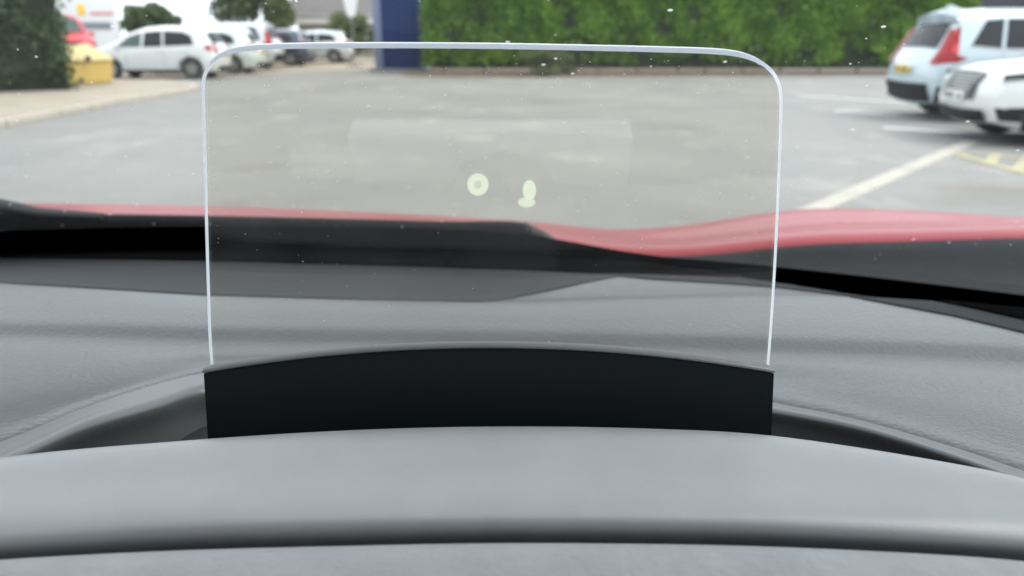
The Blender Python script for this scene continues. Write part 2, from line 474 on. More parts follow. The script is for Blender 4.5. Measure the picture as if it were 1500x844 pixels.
def hedge(name, label, p0, p1, depth, height, m, n, leaf=0.12, z0=0.25, gaps=()):
    """clipped hedge from p0 to p1 (ground), grown backwards by depth"""
    p0, p1 = Vector((*p0, 0)), Vector((*p1, 0))
    d = p1 - p0; L = d.length; rz = math.atan2(d.y, d.x)
    t = thing(name, label, 'hedge', p0, rz)
    # dark inner mass, uneven
    bm = bmesh.new()
    nx, nz = max(4, int(L / .5)), 7
    for sgn in (0, 1):
        grid = [[bm.verts.new((L * i / nx, (depth - .25 - .1 * random.random()) if sgn else (.2 + .18 * random.random()), z0 * .6 + (height - .25) * k / nz)) for k in range(nz + 1)] for i in range(nx + 1)]
        for i in range(nx):
            for k in range(nz):
                bm.faces.new((grid[i][k], grid[i + 1][k], grid[i + 1][k + 1], grid[i][k + 1]))
        if sgn == 0: G0 = grid
    for i in range(nx):
        bm.faces.new((G0[i][nz], G0[i + 1][nz], grid[i + 1][nz], grid[i][nz]))
    for e in (0, nx):
        for k in range(nz):
            bm.faces.new((G0[e][k], G0[e][k + 1], grid[e][k + 1], grid[e][k]))
    bm_obj('inner_twigs', bm, M['core'], t)
    # leaves: front, back, top, ends; lumpy shell
    def lump(x, z):
        return .10 * np.sin(x * 1.7 + 1.3 * np.sin(z * 2.1)) + .07 * np.sin(x * 4.1 + z * 3.3)
    pts = []
    nf = int(n * .62)
    x = rng.random(nf) * L; z = z0 + (height - z0) * rng.random(nf) ** .9
    # thinner low down: ragged foot
    keep = rng.random(nf) < np.clip((z - z0) / .55 + .12 + .25 * np.sin(x * 1.1), .05, 1)
    x, z = x[keep], z[keep]
    for gx, gz, gr in gaps:
        k2 = ((x - gx) ** 2 + ((z - gz) * 1.3) ** 2 > gr ** 2) | (rng.random(len(x)) < .15)
        x, z = x[k2], z[k2]
    y = .12 + lump(x, z) + rng.exponential(.09, len(x))
    pts.append(np.stack([x, y, z], 1))
    nt = int(n * .25)
    x = rng.random(nt) * L; y = rng.random(nt) * depth
    pts.append(np.stack([x, y, height + .1 * np.sin(x * 2.2) + .06 * np.sin(x * 5) - rng.exponential(.08, nt)], 1))
    ne = int(n * .13)
    y = rng.random(ne) * depth; z = z0 + (height - z0) * rng.random(ne)
    pts.append(np.stack([np.where(rng.random(ne) < .5, 0, L) + rng.normal(0, .12, ne), y, z], 1))
    leaf_mesh('foliage', np.concatenate(pts), leaf, m, t)
    # woody stems at the foot
    for i in range(max(3, int(L / 1.3))):
        bm = bmesh.new()
        xx = L * (i + .3 + .4 * random.random()) / max(3, int(L / 1.3))
        bmesh.ops.create_cone(bm, cap_ends=True, segments=6, radius1=.035, radius2=.02, depth=z0 + .6, matrix=Matrix.Translation((xx, depth * .45, (z0 + .6) / 2)))
        bm_obj('stem', bm, M['bark'], t)
    return t
def blob_pts(c, r, n, clumps):
    out = []
    for _ in range(clumps):
        v = rng.normal(size=3); v /= np.linalg.norm(v)
        cc = np.array(c) + v * np.array(r) * (.35 + .5 * rng.random())
        k = n // clumps
        q = rng.normal(size=(k, 3)); q /= np.linalg.norm(q, axis=1)[:, None]
        q *= (rng.random(k) ** .4)[:, None]
        out.append(cc + q * np.array(r) * (.32 + .18 * rng.random()))
    return np.concatenate(out)
def tree(name, label, base, h, r, m, n=5000, clumps=22, leaf=.25, crown0=.35, cat='tree', group=None):
    t = thing(name, label, cat, base, 0, group)
    bm = bmesh.new()
    hh = h * (crown0 + .2)
    bmesh.ops.create_cone(bm, cap_ends=True, segments=8, radius1=.035 * h, radius2=.015 * h, depth=hh, matrix=Matrix.Translation((0, 0, hh / 2)))
    for k in range(5):
        a = k * 1.3 + random.random()
        d = Vector((math.cos(a) * .6, math.sin(a) * .6, 1)).normalized()
        Lb = h * .35
        bmesh.ops.create_cone(bm, cap_ends=True, segments=6, radius1=.014 * h, radius2=.004 * h, depth=Lb,
                              matrix=Matrix.Translation(Vector((0, 0, hh * .75)) + d * Lb / 2) @ d.to_track_quat('Z', 'Y').to_matrix().to_4x4())
    bm_obj('trunk', bm, M['bark'], t)
    zc = h * (1 + crown0) / 2
    leaf_mesh('crown', blob_pts((0, 0, zc), (r, r, h * (1 - crown0) / 2), n, clumps), leaf, m, t)
    return t

# ------------------------------------------------------------------ parked cars
def clamp01(x): return max(0.0, min(1.0, x))
class CarShape:
    def __init__(s, L, W, H, top, wheels, wr, belt=.95):
        s.L, s.W, s.H, s.top, s.wheels, s.wr, s.belt = L, W, H, top, wheels, wr, belt
    def hw(s, x, z):
        k = [(0.0, .90), (.25, .94), (.45, .985), (.68, 1.0), (s.belt, .965), (s.H - .12, .76), (s.H, .70)]
        f = k[-1][1]
        for (z0, f0), (z1, f1) in zip(k[:-1], k[1:]):
            if z <= z1:
                t = clamp01((z - z0) / (z1 - z0)); f = f0 + (f1 - f0) * t
                break
        u = clamp01((abs(x) / (s.L / 2) - .72) / .28)
        return s.W / 2 * f * (1 - .13 * u * u)
    def outline(s):
        up = []
        T = s.top
        for a, b in zip(T[:-1], T[1:]):
            n = max(1, int(math.dist(a, b) / .16))
            up += [(a[0] + (b[0] - a[0]) * i / n, a[1] + (b[1] - a[1]) * i / n, 0) for i in range(n)]
        up.append((*T[-1], 0))
        under = []
        zb = .20
        xs = sorted(s.wheels, reverse=True)
        for wx in xs:
            ra = s.wr + .055
            a0 = math.asin(clamp01((s.wr - zb) / ra))
            for k in range(11):
                a = -a0 + (math.pi + 2 * a0) * k / 10
                under.append((wx + ra * math.cos(a), s.wr + ra * math.sin(a), 1))
        return up + under
CROWN = .07
def ring_at(S, O, inset, dy):
    n = len(O)
    out = []
    for i in range(n):
        x0, z0, _ = O[i - 1]; x1, z1, _ = O[(i + 1) % n]
        tx, tz = x1 - x0, z1 - z0
        l = math.hypot(tx, tz) or 1
        nx, nz = tz / l, -tx / l          # inward for this direction (rear->roof->front->under)
        x, z = O[i][0] + nx * inset, O[i][1] + nz * inset
        out.append((x, S.hw(x, z) - dy, z, -nx, -nz))
    return out
def side_fill(bm, S, poly, sgn, eps, nz=(.3, .45, .6, .75, .9, 1.05, 1.2, 1.35, 1.5), step=.5):
    b2 = bmesh.new()
    f = b2.faces.new([b2.verts.new((x, 0, z)) for x, z in poly])
    bmesh.ops.triangulate(b2, faces=[f])
    for z in nz:
        bmesh.ops.bisect_plane(b2, geom=b2.verts[:] + b2.edges[:] + b2.faces[:], plane_co=(0, 0, z), plane_no=(0, 0, 1))
    x = -S.L / 2
    while x < S.L / 2:
        bmesh.ops.bisect_plane(b2, geom=b2.verts[:] + b2.edges[:] + b2.faces[:], plane_co=(x, 0, 0), plane_no=(1, 0, 0))
        x += step
    mp = {}
    for v in b2.verts:
        mp[v] = bm.verts.new((v.co.x, sgn * (S.hw(v.co.x, v.co.z) + eps), v.co.z))
    for f in b2.faces:
        bm.faces.new([mp[v] for v in f.verts])
    b2.free()
def car_body(S, t, m, mu):
    O = S.outline()
    r0, r1, r2 = ring_at(S, O, 0, .10), ring_at(S, O, .022, .028), ring_at(S, O, .075, 0)
    n = len(O)
    bm, bu = bmesh.new(), bmesh.new()
    for sgn in (1, -1):
        side_fill(bm, S, [(p[0], p[2]) for p in r2], sgn, 0)
    YS = [-1, -.8, -.5, -.2, .2, .5, .8, 1]
    def strip(i):
        x, w, z, nx, nz = r0[i]
        under = O[i][2]
        L_ = [(r2[i][0], -r2[i][1], r2[i][2]), (r1[i][0], -r1[i][1], r1[i][2])]
        for y in YS:
            c = 0 if under else CROWN * (1 - y * y)
            L_.append((x + nx * c, y * w, z + nz * c))
        L_ += [(r1[i][0], r1[i][1], r1[i][2]), (r2[i][0], r2[i][1], r2[i][2])]
        return L_
    SS = [strip(i) for i in range(n)]
    cache = {}
    for i in range(n):
        j = (i + 1) % n
        und = O[i][2] or O[j][2]
        for k in range(len(SS[0]) - 1):
            rim = k < 2 or k >= len(SS[0]) - 3
            B = bu if (und and not rim) else bm
            q = []
            for (a, kk) in ((i, k), (j, k), (j, k + 1), (i, k + 1)):
                key = (id(B), a, kk)
                if key not in cache:
                    cache[key] = B.verts.new(SS[a][kk])
                q.append(cache[key])
            B.faces.new(q)
    bmesh.ops.remove_doubles(bm, verts=bm.verts, dist=.002)
    bm_obj('body', bm, m, t, smooth=True, sharp=40)
    bm_obj('underbody', bu, mu, t)
def side_part(S, t, name, poly, m, sides=(1, -1), eps=.006):
    out = []
    for sg in sides:
        bm = bmesh.new()
        side_fill(bm, S, poly, sg, eps)
        r = bmesh.ops.solidify(bm, geom=bm.faces[:], thickness=.004)
        out.append(bm_obj(name, bm, m, t, smooth=True, sharp=40))
    return out
def cross_part(S, t, name, prof, y0, y1, m, eps=.012, ny=8, taper=None):
    """panel on the front / rear / top: prof = [(x,z)...] along the outline, y0..y1 as fractions of the half width"""
    rows = []
    for i, (x, z) in enumerate(prof):
        a = prof[max(0, i - 1)]; b = prof[min(len(prof) - 1, i + 1)]
        tx, tz = b[0] - a[0], b[1] - a[1]
        l = math.hypot(tx, tz) or 1
        nx, nz = -tz / l, tx / l
        w = S.hw(x, z) - .10
        row = []
        for k in range(ny + 1):
            f = y0 + (y1 - y0) * k / ny
            if taper: f *= taper[i]
            c = CROWN * (1 - f * f) + eps
            row.append((x + nx * c, f * w, z + nz * c))
        rows.append(row)
    bm = bmesh.new()
    g_ = [[bm.verts.new(p) for p in r] for r in rows]
    for i in range(len(g_) - 1):
        for k in range(ny):
            bm.faces.new((g_[i][k], g_[i][k + 1], g_[i + 1][k + 1], g_[i + 1][k]))
    bmesh.ops.solidify(bm, geom=bm.faces[:], thickness=.005)
    return bm_obj(name, bm, m, t, smooth=True, sharp=40)
WHEEL = {}
def wheel_meshes(r):
    if r in WHEEL: return WHEEL[r]
    def lathe(prof, seg=28):
        bm = bmesh.new()
        rings = [[bm.verts.new((p[0] * math.cos(2 * math.pi * k / seg), p[1], p[0] * math.sin(2 * math.pi * k / seg))) for k in range(seg)] for p in prof]
        for a, b in zip(rings[:-1], rings[1:]):
            for k in range(seg):
                bm.faces.new((a[k], a[(k + 1) % seg], b[(k + 1) % seg], b[k]))
        return bm
    bt = lathe([(r * .66, .09), (r * .9, .105), (r * .985, .085), (r, .05), (r, -.05), (r * .985, -.085), (r * .9, -.105), (r * .66, -.09), (r * .66, .09)])
    bmesh.ops.recalc_face_normals(bt, faces=bt.faces)
    mt = bpy.data.meshes.new('wheel'); bt.to_mesh(mt); bt.free(); mt.shade_smooth(); mt.set_sharp_from_angle(angle=R(40)); mt.materials.append(M['tyre'])
    br = lathe([(r * .67, .085), (r * .62, .09), (r * .60, .03), (r * .60, -.06), (r * .67, -.085)])
    for k in range(5):
        a = 2 * math.pi * k / 5
        Mx = Matrix.Rotation(a, 4, 'Y')
        for sx in (-1, 1):
            bmesh.ops.create_cube(br, size=1, matrix=Mx @ Matrix.Translation((sx * .03, .07, r * .34)) @ Matrix.Rotation(sx * .1, 4, 'Y') @ Matrix.Diagonal((.035, .03, r * .58, 1)))
    bmesh.ops.create_cone(br, cap_ends=True, segments=14, radius1=.07, radius2=.06, depth=.04, matrix=Matrix.Translation((0, .075, 0)) @ Matrix.Rotation(R(-90), 4, 'X'))
    mr = bpy.data.meshes.new('rim'); br.to_mesh(mr); br.free(); mr.materials.append(M['rim'])
    bd = bmesh.new()
    bmesh.ops.create_cone(bd, cap_ends=True, segments=20, radius1=r * .59, radius2=r * .59, depth=.02, matrix=Matrix.Translation((0, .0, 0)) @ Matrix.Rotation(R(-90), 4, 'X'))
    md = bpy.data.meshes.new('brake_disc'); bd.to_mesh(md); bd.free(); md.materials.append(M['blackplastic'])
    WHEEL[r] = (mt, mr, md)
    return WHEEL[r]
def add_wheels(t, S, off=(0, 0)):
    mt, mr, md = wheel_meshes(S.wr)
    for wx in S.wheels:
        for sg in (1, -1):
            w = bpy.data.objects.new('wheel', mt); link(w, t)
            w.location = (wx + off[0], sg * (S.W / 2 - .125) + off[1], S.wr)
            if sg < 0: w.rotation_euler = (0, 0, math.pi)
            link(bpy.data.objects.new('rim', mr), w)
            link(bpy.data.objects.new('brake_disc', md), w)
def rear_plate(S, t, x, z, m, w=.52, front=False):
    sg = 1 if front else -1
    xx = x + sg * (CROWN + .03)
    p = box('number_plate', (xx, 0, z), (.012, w, .115), m, t, bevel=.003)
    for k in range(7):
        if k == 4: continue
        box('plate_character', (xx + sg * .008, -w / 2 + .06 + k * (w - .12) / 6, z), (.004, .038, .07), M['plate_ink'], p)
def mirrors(S, t, x, z, m):
    for sg in (1, -1):
        box('door_mirror', (x, sg * (S.hw(x, z) + .10), z), (.11, .20, .14), m, t, bevel=.035)
def handles(S, t, xs, z, m):
    for x in xs:
        for sg in (1, -1):
            box('door_handle', (x, sg * (S.hw(x, z) + .012), z), (.18, .03, .03), m, t, bevel=.01)
def shut_lines(S, t, xs, z0, z1):
    for x in xs:
        for sg in (1, -1):
            side_part(S, t, 'shut_line', [(x - .005, z0), (x + .005, z0), (x + .005, z1), (x - .005, z1)], M['blackplastic'], sides=(sg,), eps=.002)

def hatch(name, label, loc, heading, pm, L=4.05, W=1.69, H=1.53, tail=None, group=None, pane=None):
    """small one-box hatchback, nose towards +x"""
    k = L / 4.05
    e = lambda x: x * k
    top = [(e(-1.93), .22), (e(-2.0), .40), (e(-2.02), .62), (e(-1.98), .88), (e(-1.90), 1.02), (e(-1.66), H - .13), (e(-1.50), H - .03), (e(-1.1), H), (e(-.3), H + .005), (e(.25), H - .05), (e(.62), H - .16), (e(1.25), 1.05), (e(1.38), .99), (e(1.75), .87), (e(1.93), .74), (e(2.0), .58), (e(2.02), .40), (e(1.94), .22)]
    S = CarShape(L, W, H, top, (e(-1.25), e(1.28)), .305, belt=.93)
    t = thing(name, label, 'car', loc, heading, group)
    car_body(S, t, pm, M['blackplastic'])
    pane = pane or M['pane']
    side_part(S, t, 'side_window', [(e(-.42), .98), (e(.18), .965), (e(.13), H - .13), (e(-.40), H - .085)], pane)
    side_part(S, t, 'side_window', [(e(-1.42), 1.03), (e(-.48), .985), (e(-.47), H - .085), (e(-1.05), H - .12), (e(-1.30), H - .22)], pane)
    side_part(S, t, 'side_window', [(e(.25), .965), (e(1.02), .965), (e(.62), H - .26), (e(.22), H - .14)], M['pane_green'])
    cross_part(S, t, 'windscreen', [(e(.66), H - .18), (e(.95), H - .32), (e(1.22), 1.07)], -.93, .93, M['pane_green'])
    cross_part(S, t, 'rear_window', [(e(-1.88), 1.06), (e(-1.78), H - .30), (e(-1.69), H - .16)], -.86, .86, M['pane'])
    for sg in (1, -1):
        cross_part(S, t, 'tail_lamp', [(e(-2.0), .78), (e(-1.97), .9), (e(-1.91), 1.04)], sg * .72, sg * 1.0, M['tail'], eps=.02, ny=3)
        side_part(S, t, 'tail_lamp', [(e(-1.98), .80), (e(-1.72), .90), (e(-1.78), 1.05), (e(-1.90), 1.04)], M['tail'], sides=(sg,))
        side_part(S, t, 'headlamp', [(e(1.55), .72), (e(1.90), .62), (e(1.88), .76), (e(1.50), .86)], M['lamp'], sides=(sg,))
    rear_plate(S, t, e(-2.0), .72, M['plate_y'])
    cross_part(S, t, 'rear_bumper_insert', [(e(-1.95), .25), (e(-2.0), .40)], -.8, .8, M['blackplastic'], eps=.014)
    cross_part(S, t, 'front_grille', [(e(2.02), .45), (e(2.0), .34), (e(1.96), .26)], -.7, .7, M['blackplastic'], eps=.014)
    side_part(S, t, 'sill_trim', [(e(-.88), .21), (e(.9), .21), (e(.9), .29), (e(-.88), .29)], M['blackplastic'], eps=.004)
    mirrors(S, t, e(.95), 1.0, pm)
    handles(S, t, (e(-.3), e(-1.05)), .86, pm)
    shut_lines(S, t, (e(.72), e(-.45), e(-1.2)), .38, .92)
    add_wheels(t, S)
    return t
def suv(name, label, loc, heading, pm, L=4.7, W=1.87, H=1.68, group=None, style='rear', roof_rails=True):
    k = L / 4.7
    h = H / 1.68
    e = lambda x: x * k
    q = lambda z: z * h
    top = [(e(-2.22), .30), (e(-2.32), q(.52)), (e(-2.34), q(.72)), (e(-2.28), q(.95)), (e(-2.20), q(1.08)), (e(-1.97), H - .17), (e(-2.02), H - .09), (e(-1.8), H - .03), (e(-1.2), H), (e(-.2), H), (e(.3), H - .04), (e(.6), H - .13), (e(1.22), q(1.15)), (e(1.36), q(1.09)), (e(2.0), q(1.0)), (e(2.22), q(.93)), (e(2.32), q(.78)), (e(2.35), q(.55)), (e(2.26), .30)]
    S = CarShape(L, W, H, top, (e(-1.36), e(1.40)), .36, belt=q(1.05))
    t = thing(name, label, 'car', loc, heading, group)
    car_body(S, t, pm, M['blackplastic'])
    b = q(1.12)
    side_part(S, t, 'side_window', [(e(-.42), b), (e(.50), b - .01), (e(.30), H - .12), (e(-.40), H - .095)], M['pane'])
    side_part(S, t, 'side_window', [(e(-1.30), b + .02), (e(-.48), b), (e(-.47), H - .095), (e(-1.25), H - .105)], M['pane'])
    side_part(S, t, 'side_window', [(e(-1.82), b + .06), (e(-1.36), b + .02), (e(-1.31), H - .105), (e(-1.58), H - .125)], M['pane'])
    side_part(S, t, 'side_window', [(e(.56), b - .01), (e(1.0), b - .02), (e(.62), H - .24), (e(.36), H - .18)], M['pane_green'])
    side_part(S, t, 'window_trim', [(e(-1.86), b + .03), (e(-1.3), b - .012), (e(1.06), b - .055), (e(1.06), b - .035), (e(-1.3), b + .008), (e(-1.86), b + .05)], M['chrome'], eps=.009)
    cross_part(S, t, 'windscreen', [(e(.64), H - .15), (e(.95), q(1.34)), (e(1.20), q(1.17))], -.93, .93, M['pane_green'])
    cross_part(S, t, 'rear_window', [(e(-2.19), q(1.13)), (e(-2.08), q(1.33)), (e(-1.99), H - .20)], -.82, .82, M['pane'])
    cross_part(S, t, 'tailgate_spoiler', [(e(-2.0), H - .13), (e(-2.02), H - .09), (e(-1.84), H - .035)], -.95, .95, pm, eps=.03)
    for sg in (1, -1):
        cross_part(S, t, 'tail_lamp', [(e(-2.32), q(.90)), (e(-2.28), q(.96)), (e(-2.20), q(1.09)), (e(-2.04), q(1.42))], sg * .96, sg * 1.13, M['tail'], eps=.022, ny=3)
        side_part(S, t, 'tail_lamp', [(e(-2.30), q(.90)), (e(-2.02), q(.92)), (e(-1.86), q(.99)), (e(-2.02), q(1.035)), (e(-2.10), q(1.09)), (e(-1.965), q(1.46)), (e(-2.03), q(1.44)), (e(-2.19), q(1.09)), (e(-2.26), q(.97))], M['tail'], sides=(sg,))
        side_part(S, t, 'headlamp', [(e(1.62), q(.94)), (e(2.24), q(.86)), (e(2.24), q(.93)), (e(1.70), q(1.01))], M['pane'], sides=(sg,), eps=.006)
        side_part(S, t, 'daytime_lamp', [(e(1.70), q(.905)), (e(2.24), q(.83)), (e(2.24), q(.855)), (e(1.68), q(.935))], M['lamp'], sides=(sg,), eps=.008)
        # dark wheel-arch and sill cladding
        for wx in S.wheels:
            ri, ro = .42, .50
            pl = [(wx + ri * math.cos(R(a)), .36 + ri * math.sin(R(a))) for a in range(-20, 201, 20)] + [(wx + ro * math.cos(R(a)), .36 + ro * math.sin(R(a))) for a in range(200, -21, -20)]
            side_part(S, t, 'arch_cladding', pl, M['blackplastic'], sides=(sg,), eps=.004)
        side_part(S, t, 'sill_cladding', [(e(-.9), .22), (e(.95), .22), (e(.95), .40), (e(-.9), .40)], M['blackplastic'], sides=(sg,), eps=.004)
        if style == 'rear':
            side_part(S, t, 'bumper_cladding', [(e(-2.24), .31), (e(-1.84), .31), (e(-1.80), .60), (e(-2.24), .56)], M['blackplastic'], sides=(sg,), eps=.005)
        side_part(S, t, 'front_bumper_cladding', [(e(1.86), .31), (e(2.20), .33), (e(2.28), .48), (e(1.86), .50)], M['blackplastic'], sides=(sg,), eps=.005)
    cross_part(S, t, 'bumper_cladding', [(e(-2.23), .32), (e(-2.32), q(.52)), (e(-2.335), q(.60))], -1.02, 1.02, M['blackplastic'], eps=.014)
    cross_part(S, t, 'front_bumper_cladding', [(e(2.352), q(.48)), (e(2.33), q(.42)), (e(2.27), .31)], -1.0, 1.0, M['blackplastic'], eps=.014)
    rear_plate(S, t, e(-2.33), q(.80), M['plate_y'])
    if style == 'front':
        # body-coloured grille of stacked chrome slats
        for i in range(8):
            zz = q(.90) - .040 * i
            xx = e(2.24) + (e(2.335) - e(2.24)) * clamp01((q(.92) - zz) / q(.16))
            cross_part(S, t, 'grille_slat', [(xx, zz), (xx + .006, zz - .026)], -.66 + .03 * i, .66 - .03 * i, M['p_white'], eps=.034, ny=6)
        cross_part(S, t, 'grille_back', [(e(2.235), q(.915)), (e(2.32), q(.78)), (e(2.345), q(.58))], -.66, .66, M['sign_grey'], eps=.010)
        rear_plate(S, t, e(2.345), q(.62), M['plate_w'], front=True)
    else:
        cross_part(S, t, 'front_grille', [(e(2.25), q(.90)), (e(2.32), q(.78)), (e(2.34), q(.58))], -.6, .6, M['blackplastic'], eps=.012)
    if roof_rails:
        for sg in (1, -1):
            box('roof_rail', (e(-.6), sg * (S.hw(-.6, H) - .06), H + .035), (e(1.9), .03, .03), M['chrome'], t, bevel=.01)
    bm = bmesh.new()
    vsq = [bm.verts.new(v) for v in [(e(-1.95), -.02, H - .02), (e(-1.55), -.03, H + .03), (e(-1.55), .03, H + .03), (e(-1.95), .02, H - .02), (e(-1.85), 0, H + .12), (e(-1.78), 0, H + .12)]]
    for f in ((0, 3, 2, 1), (0, 1, 5, 4), (3, 4, 5, 2), (0, 4, 3), (1, 2, 5)):
        bm.faces.new([vsq[i] for i in f])
    bm_obj('aerial_fin', bm, pm, t)
    mirrors(S, t, e(.92), q(1.13), pm)
    handles(S, t, (e(-.25), e(-1.15)), q(.97), pm)
    shut_lines(S, t, (e(.78), e(-.45), e(-1.33)), .45, q(1.08))
    add_wheels(t, S)
    return t

# the row on the left: noses to the left, tails towards the open car park
ROW = 'cars parked nose-in on the forecourt'
def row_pos(px, py, L, h=math.pi):
    p = gnd(px, py)       # tail corner on the ground
    return p
rX = -9.6
hatch('parked_car', 'white small hatchback parked side-on beside the yellow grit bin', (rX - 2.02 + .3, 25.0, 0), R(180), M['p_white'], group=ROW)
hatch('parked_car', 'pale silver-green hatchback parked between the white hatchback and the tall silver car', (rX - 1.55, 28.0, 0), R(180), M['p_pale'], L=4.2, H=1.50, group=ROW)
suv('parked_car', 'tall silver car with dark side windows behind the pale hatchback', (rX - 1.9, 31.2, 0), R(180), M['p_silver'], L=4.4, W=1.8, H=1.72, group=ROW, style='plain', roof_rails=False)
hatch('parked_car', 'dark blue car with large red tail lamps at the far end of the row', (rX - 1.35, 34.6, 0), R(180), M['p_navy'], L=4.1, H=1.5, group=ROW)
hatch('parked_car', 'small silver car half hidden beyond the dark blue car', (rX - .3, 38.5, 0), R(180), M['p_silver'], L=4.0, H=1.46, group=ROW)
suv('parked_car', 'bright red car nosing out from behind the dark hedge and grit bin', (at_y(84, 60, 27.5).x, 27.5, 0), R(-52), M['p_red'], L=4.3, W=1.85, H=2.0, style='plain', roof_rails=False)
# the two on the right
BAY = 'cars parked in the white-lined bays on the right'
suv('parked_car', 'pale blue estate car seen from the rear with tall red tail lamps', (9.0, 12.9, 0), R(-2), M['p_blue'], group=BAY, style='rear')
suv('parked_car', 'white car with chrome slatted grille nosing into view at the right edge', (8.15, 9.9, 0), R(173), M['p_white'], L=4.35, W=1.8, H=1.58, group=BAY, style='front', roof_rails=False)

# ------------------------------------------------------------------ hedges, trees, shrubs
p0, p1 = gnd(622, 103), gnd(1430, 103)
hedge('clipped_hedge', 'long bright green clipped hedge along the back of the car park', (at_y(628, 60, 27.6).x, 27.6), (at_y(1422, 20, 27.6).x, 27.6), 1.4, 2.75, M['leaf_hedge'], 70000, leaf=.15, z0=.3,
      gaps=((5.2, .8, .75), (4.2, .6, .55), (11.6, .8, .4), (13.4, .7, .45), (15.5, .5, .6), (9.5, .4, .4)))
hedge('dark_hedge', 'tall dark green hedge at the left edge by the pavement', (-14.5, 14.6), (-10.15, 17.6), 2.4, 3.6, M['leaf_dark'], 22000, leaf=.12, z0=.12)
bush = tree('low_bush', 'brown-green low bush spilling from the soil bed below the hedge', (gnd(800, 108).x, 26.3, 0), .9, 1.3, M['leaf_olive'], n=2500, clumps=12, leaf=.12, crown0=.05, cat='bush')
tree('garden_tree', 'rounded dark green tree above the white hatchback', (-21.6, 47, 0), 3.2, 1.5, M['leaf_tree'], n=6000, leaf=.28)
tree('garden_tree', 'slim olive tree beside the white sign pillar', (-22.4, 44, 0), 3.0, .45, M['leaf_olive'], n=3500, clumps=14, leaf=.22, crown0=.15)
tree('garden_tree', 'broad green tree rising behind the tall silver car', (-15.2, 46, 0), 5.6, 2.9, M['leaf_tree'], n=8000, leaf=.28)
tree('garden_tree', 'yellow-green tree in front of the slate-roofed building', (-13.1, 44, 0), 3.9, .9, M['leaf_olive'], n=5000, leaf=.22, crown0=.2)
tree('shrub', 'upright green shrub beside the navy sign pillar', (-8.4, 40, 0), 2.7, 1.25, M['leaf_olive'], n=5000, leaf=.18, crown0=.05, cat='shrub')

# ------------------------------------------------------------------ grit bin
def grit_bin(loc, rz):
    t = thing('grit_bin', 'yellow plastic grit bin with sloping lid at the end of the dark hedge', 'grit bin', loc, rz)
    W_, D_, H0, H1 = 1.45, 1.0, .62, .86
    bm = bmesh.new()
    a = [(-W_ * .46, -D_ * .45, 0), (W_ * .46, -D_ * .45, 0), (W_ * .46, D_ * .45, 0), (-W_ * .46, D_ * .45, 0)]
    b = [(-W_ / 2, -D_ / 2, H0), (W_ / 2, -D_ / 2, H0), (W_ / 2, D_ / 2, H1), (-W_ / 2, D_ / 2, H1)]
    va, vb = [bm.verts.new(p) for p in a], [bm.verts.new(p) for p in b]
    bm.faces.new(va[::-1]); bm.faces.new(vb)
    for i in range(4):
        bm.faces.new((va[i], va[(i + 1) % 4], vb[(i + 1) % 4], vb[i]))
    bmesh.ops.bevel(bm, geom=list(bm.edges), offset=.05, segments=3, affect='EDGES')
    bm_obj('bin_body', bm, M['grit'], t, smooth=True, sharp=35)
    bm = bmesh.new()
    c = [(-W_ * .54, -D_ * .58, H0 - .06), (W_ * .54, -D_ * .58, H0 - .06), (W_ * .54, D_ * .54, H1 + .02), (-W_ * .54, D_ * .54, H1 + .02)]
    d = [(-W_ * .44, -D_ * .44, H0 + .10), (W_ * .44, -D_ * .44, H0 + .10), (W_ * .42, D_ * .40, H1 + .13), (-W_ * .42, D_ * .40, H1 + .13)]
    va, vb = [bm.verts.new(p) for p in c], [bm.verts.new(p) for p in d]
    bm.faces.new(va[::-1]); bm.faces.new(vb)
    for i in range(4):
        bm.faces.new((va[i], va[(i + 1) % 4], vb[(i + 1) % 4], vb[i]))
    bmesh.ops.bevel(bm, geom=list(bm.edges), offset=.05, segments=3, affect='EDGES')
    bm_obj('lid', bm, M['grit_lid'], t, smooth=True, sharp=35)
    box('hasp', (0, -D_ * .60, H0 + .02), (.12, .04, .14), M['blackplastic'], t, bevel=.01)
    for sx in (-1, 1):
        box('foot_skid', (sx * W_ * .3, 0, .02), (.14, D_ * .8, .05), M['grit'], t, bevel=.01)
gb = gnd(118, 130)
grit_bin((gb.x, gb.y, 0.12), R(58))

# ------------------------------------------------------------------ signs and buildings
# pale sign pillar on the left
sp = thing('sign_pillar', 'tall pale grey sign pillar with dark band beyond the yellow grit bin', 'sign', (at_y(140, 60, 38).x, 38.0, 0), R(12))
box('pillar_panel', (0, 0, 2.6), (2.3, .35, 5.2), M['sign_white'], sp, bevel=.03)
box('plinth', (0, 0, .08), (2.6, .7, .16), M['kerb'], sp, bevel=.02)
box('dark_band', (.12, -.185, 1.72), (1.5, .03, .34), M['sign_grey'], sp)
box('yellow_badge', (-.35, -.19, 2.45), (.34, .03, .5), M['sign_yellow'], sp, bevel=.01)
for i in range(6):
    box('red_letter', (.1 + i * .17, -.19, 2.28), (.11, .03, .13), M['sign_red'], sp)
# navy pillar
b0 = gnd(560, 95)
nv = thing('navy_sign_pillar', 'tall navy blue sign pillar with paler side at the end of the hedge', 'sign', (at_y(588, 96, 29.5).x, 29.5, 0), R(-14))
box('pillar_panel', (.18, 0, 2.6), (1.42, 1.0, 5.0), M['navy'], nv, bevel=.02)
box('side_panel', (-.70, 0, 2.6), (.32, .96, 5.0), M['navy_side'], nv, bevel=.02)
box('plinth', (0, 0, .06), (2.1, 1.3, .12), M['sign_grey'], nv, bevel=.02)
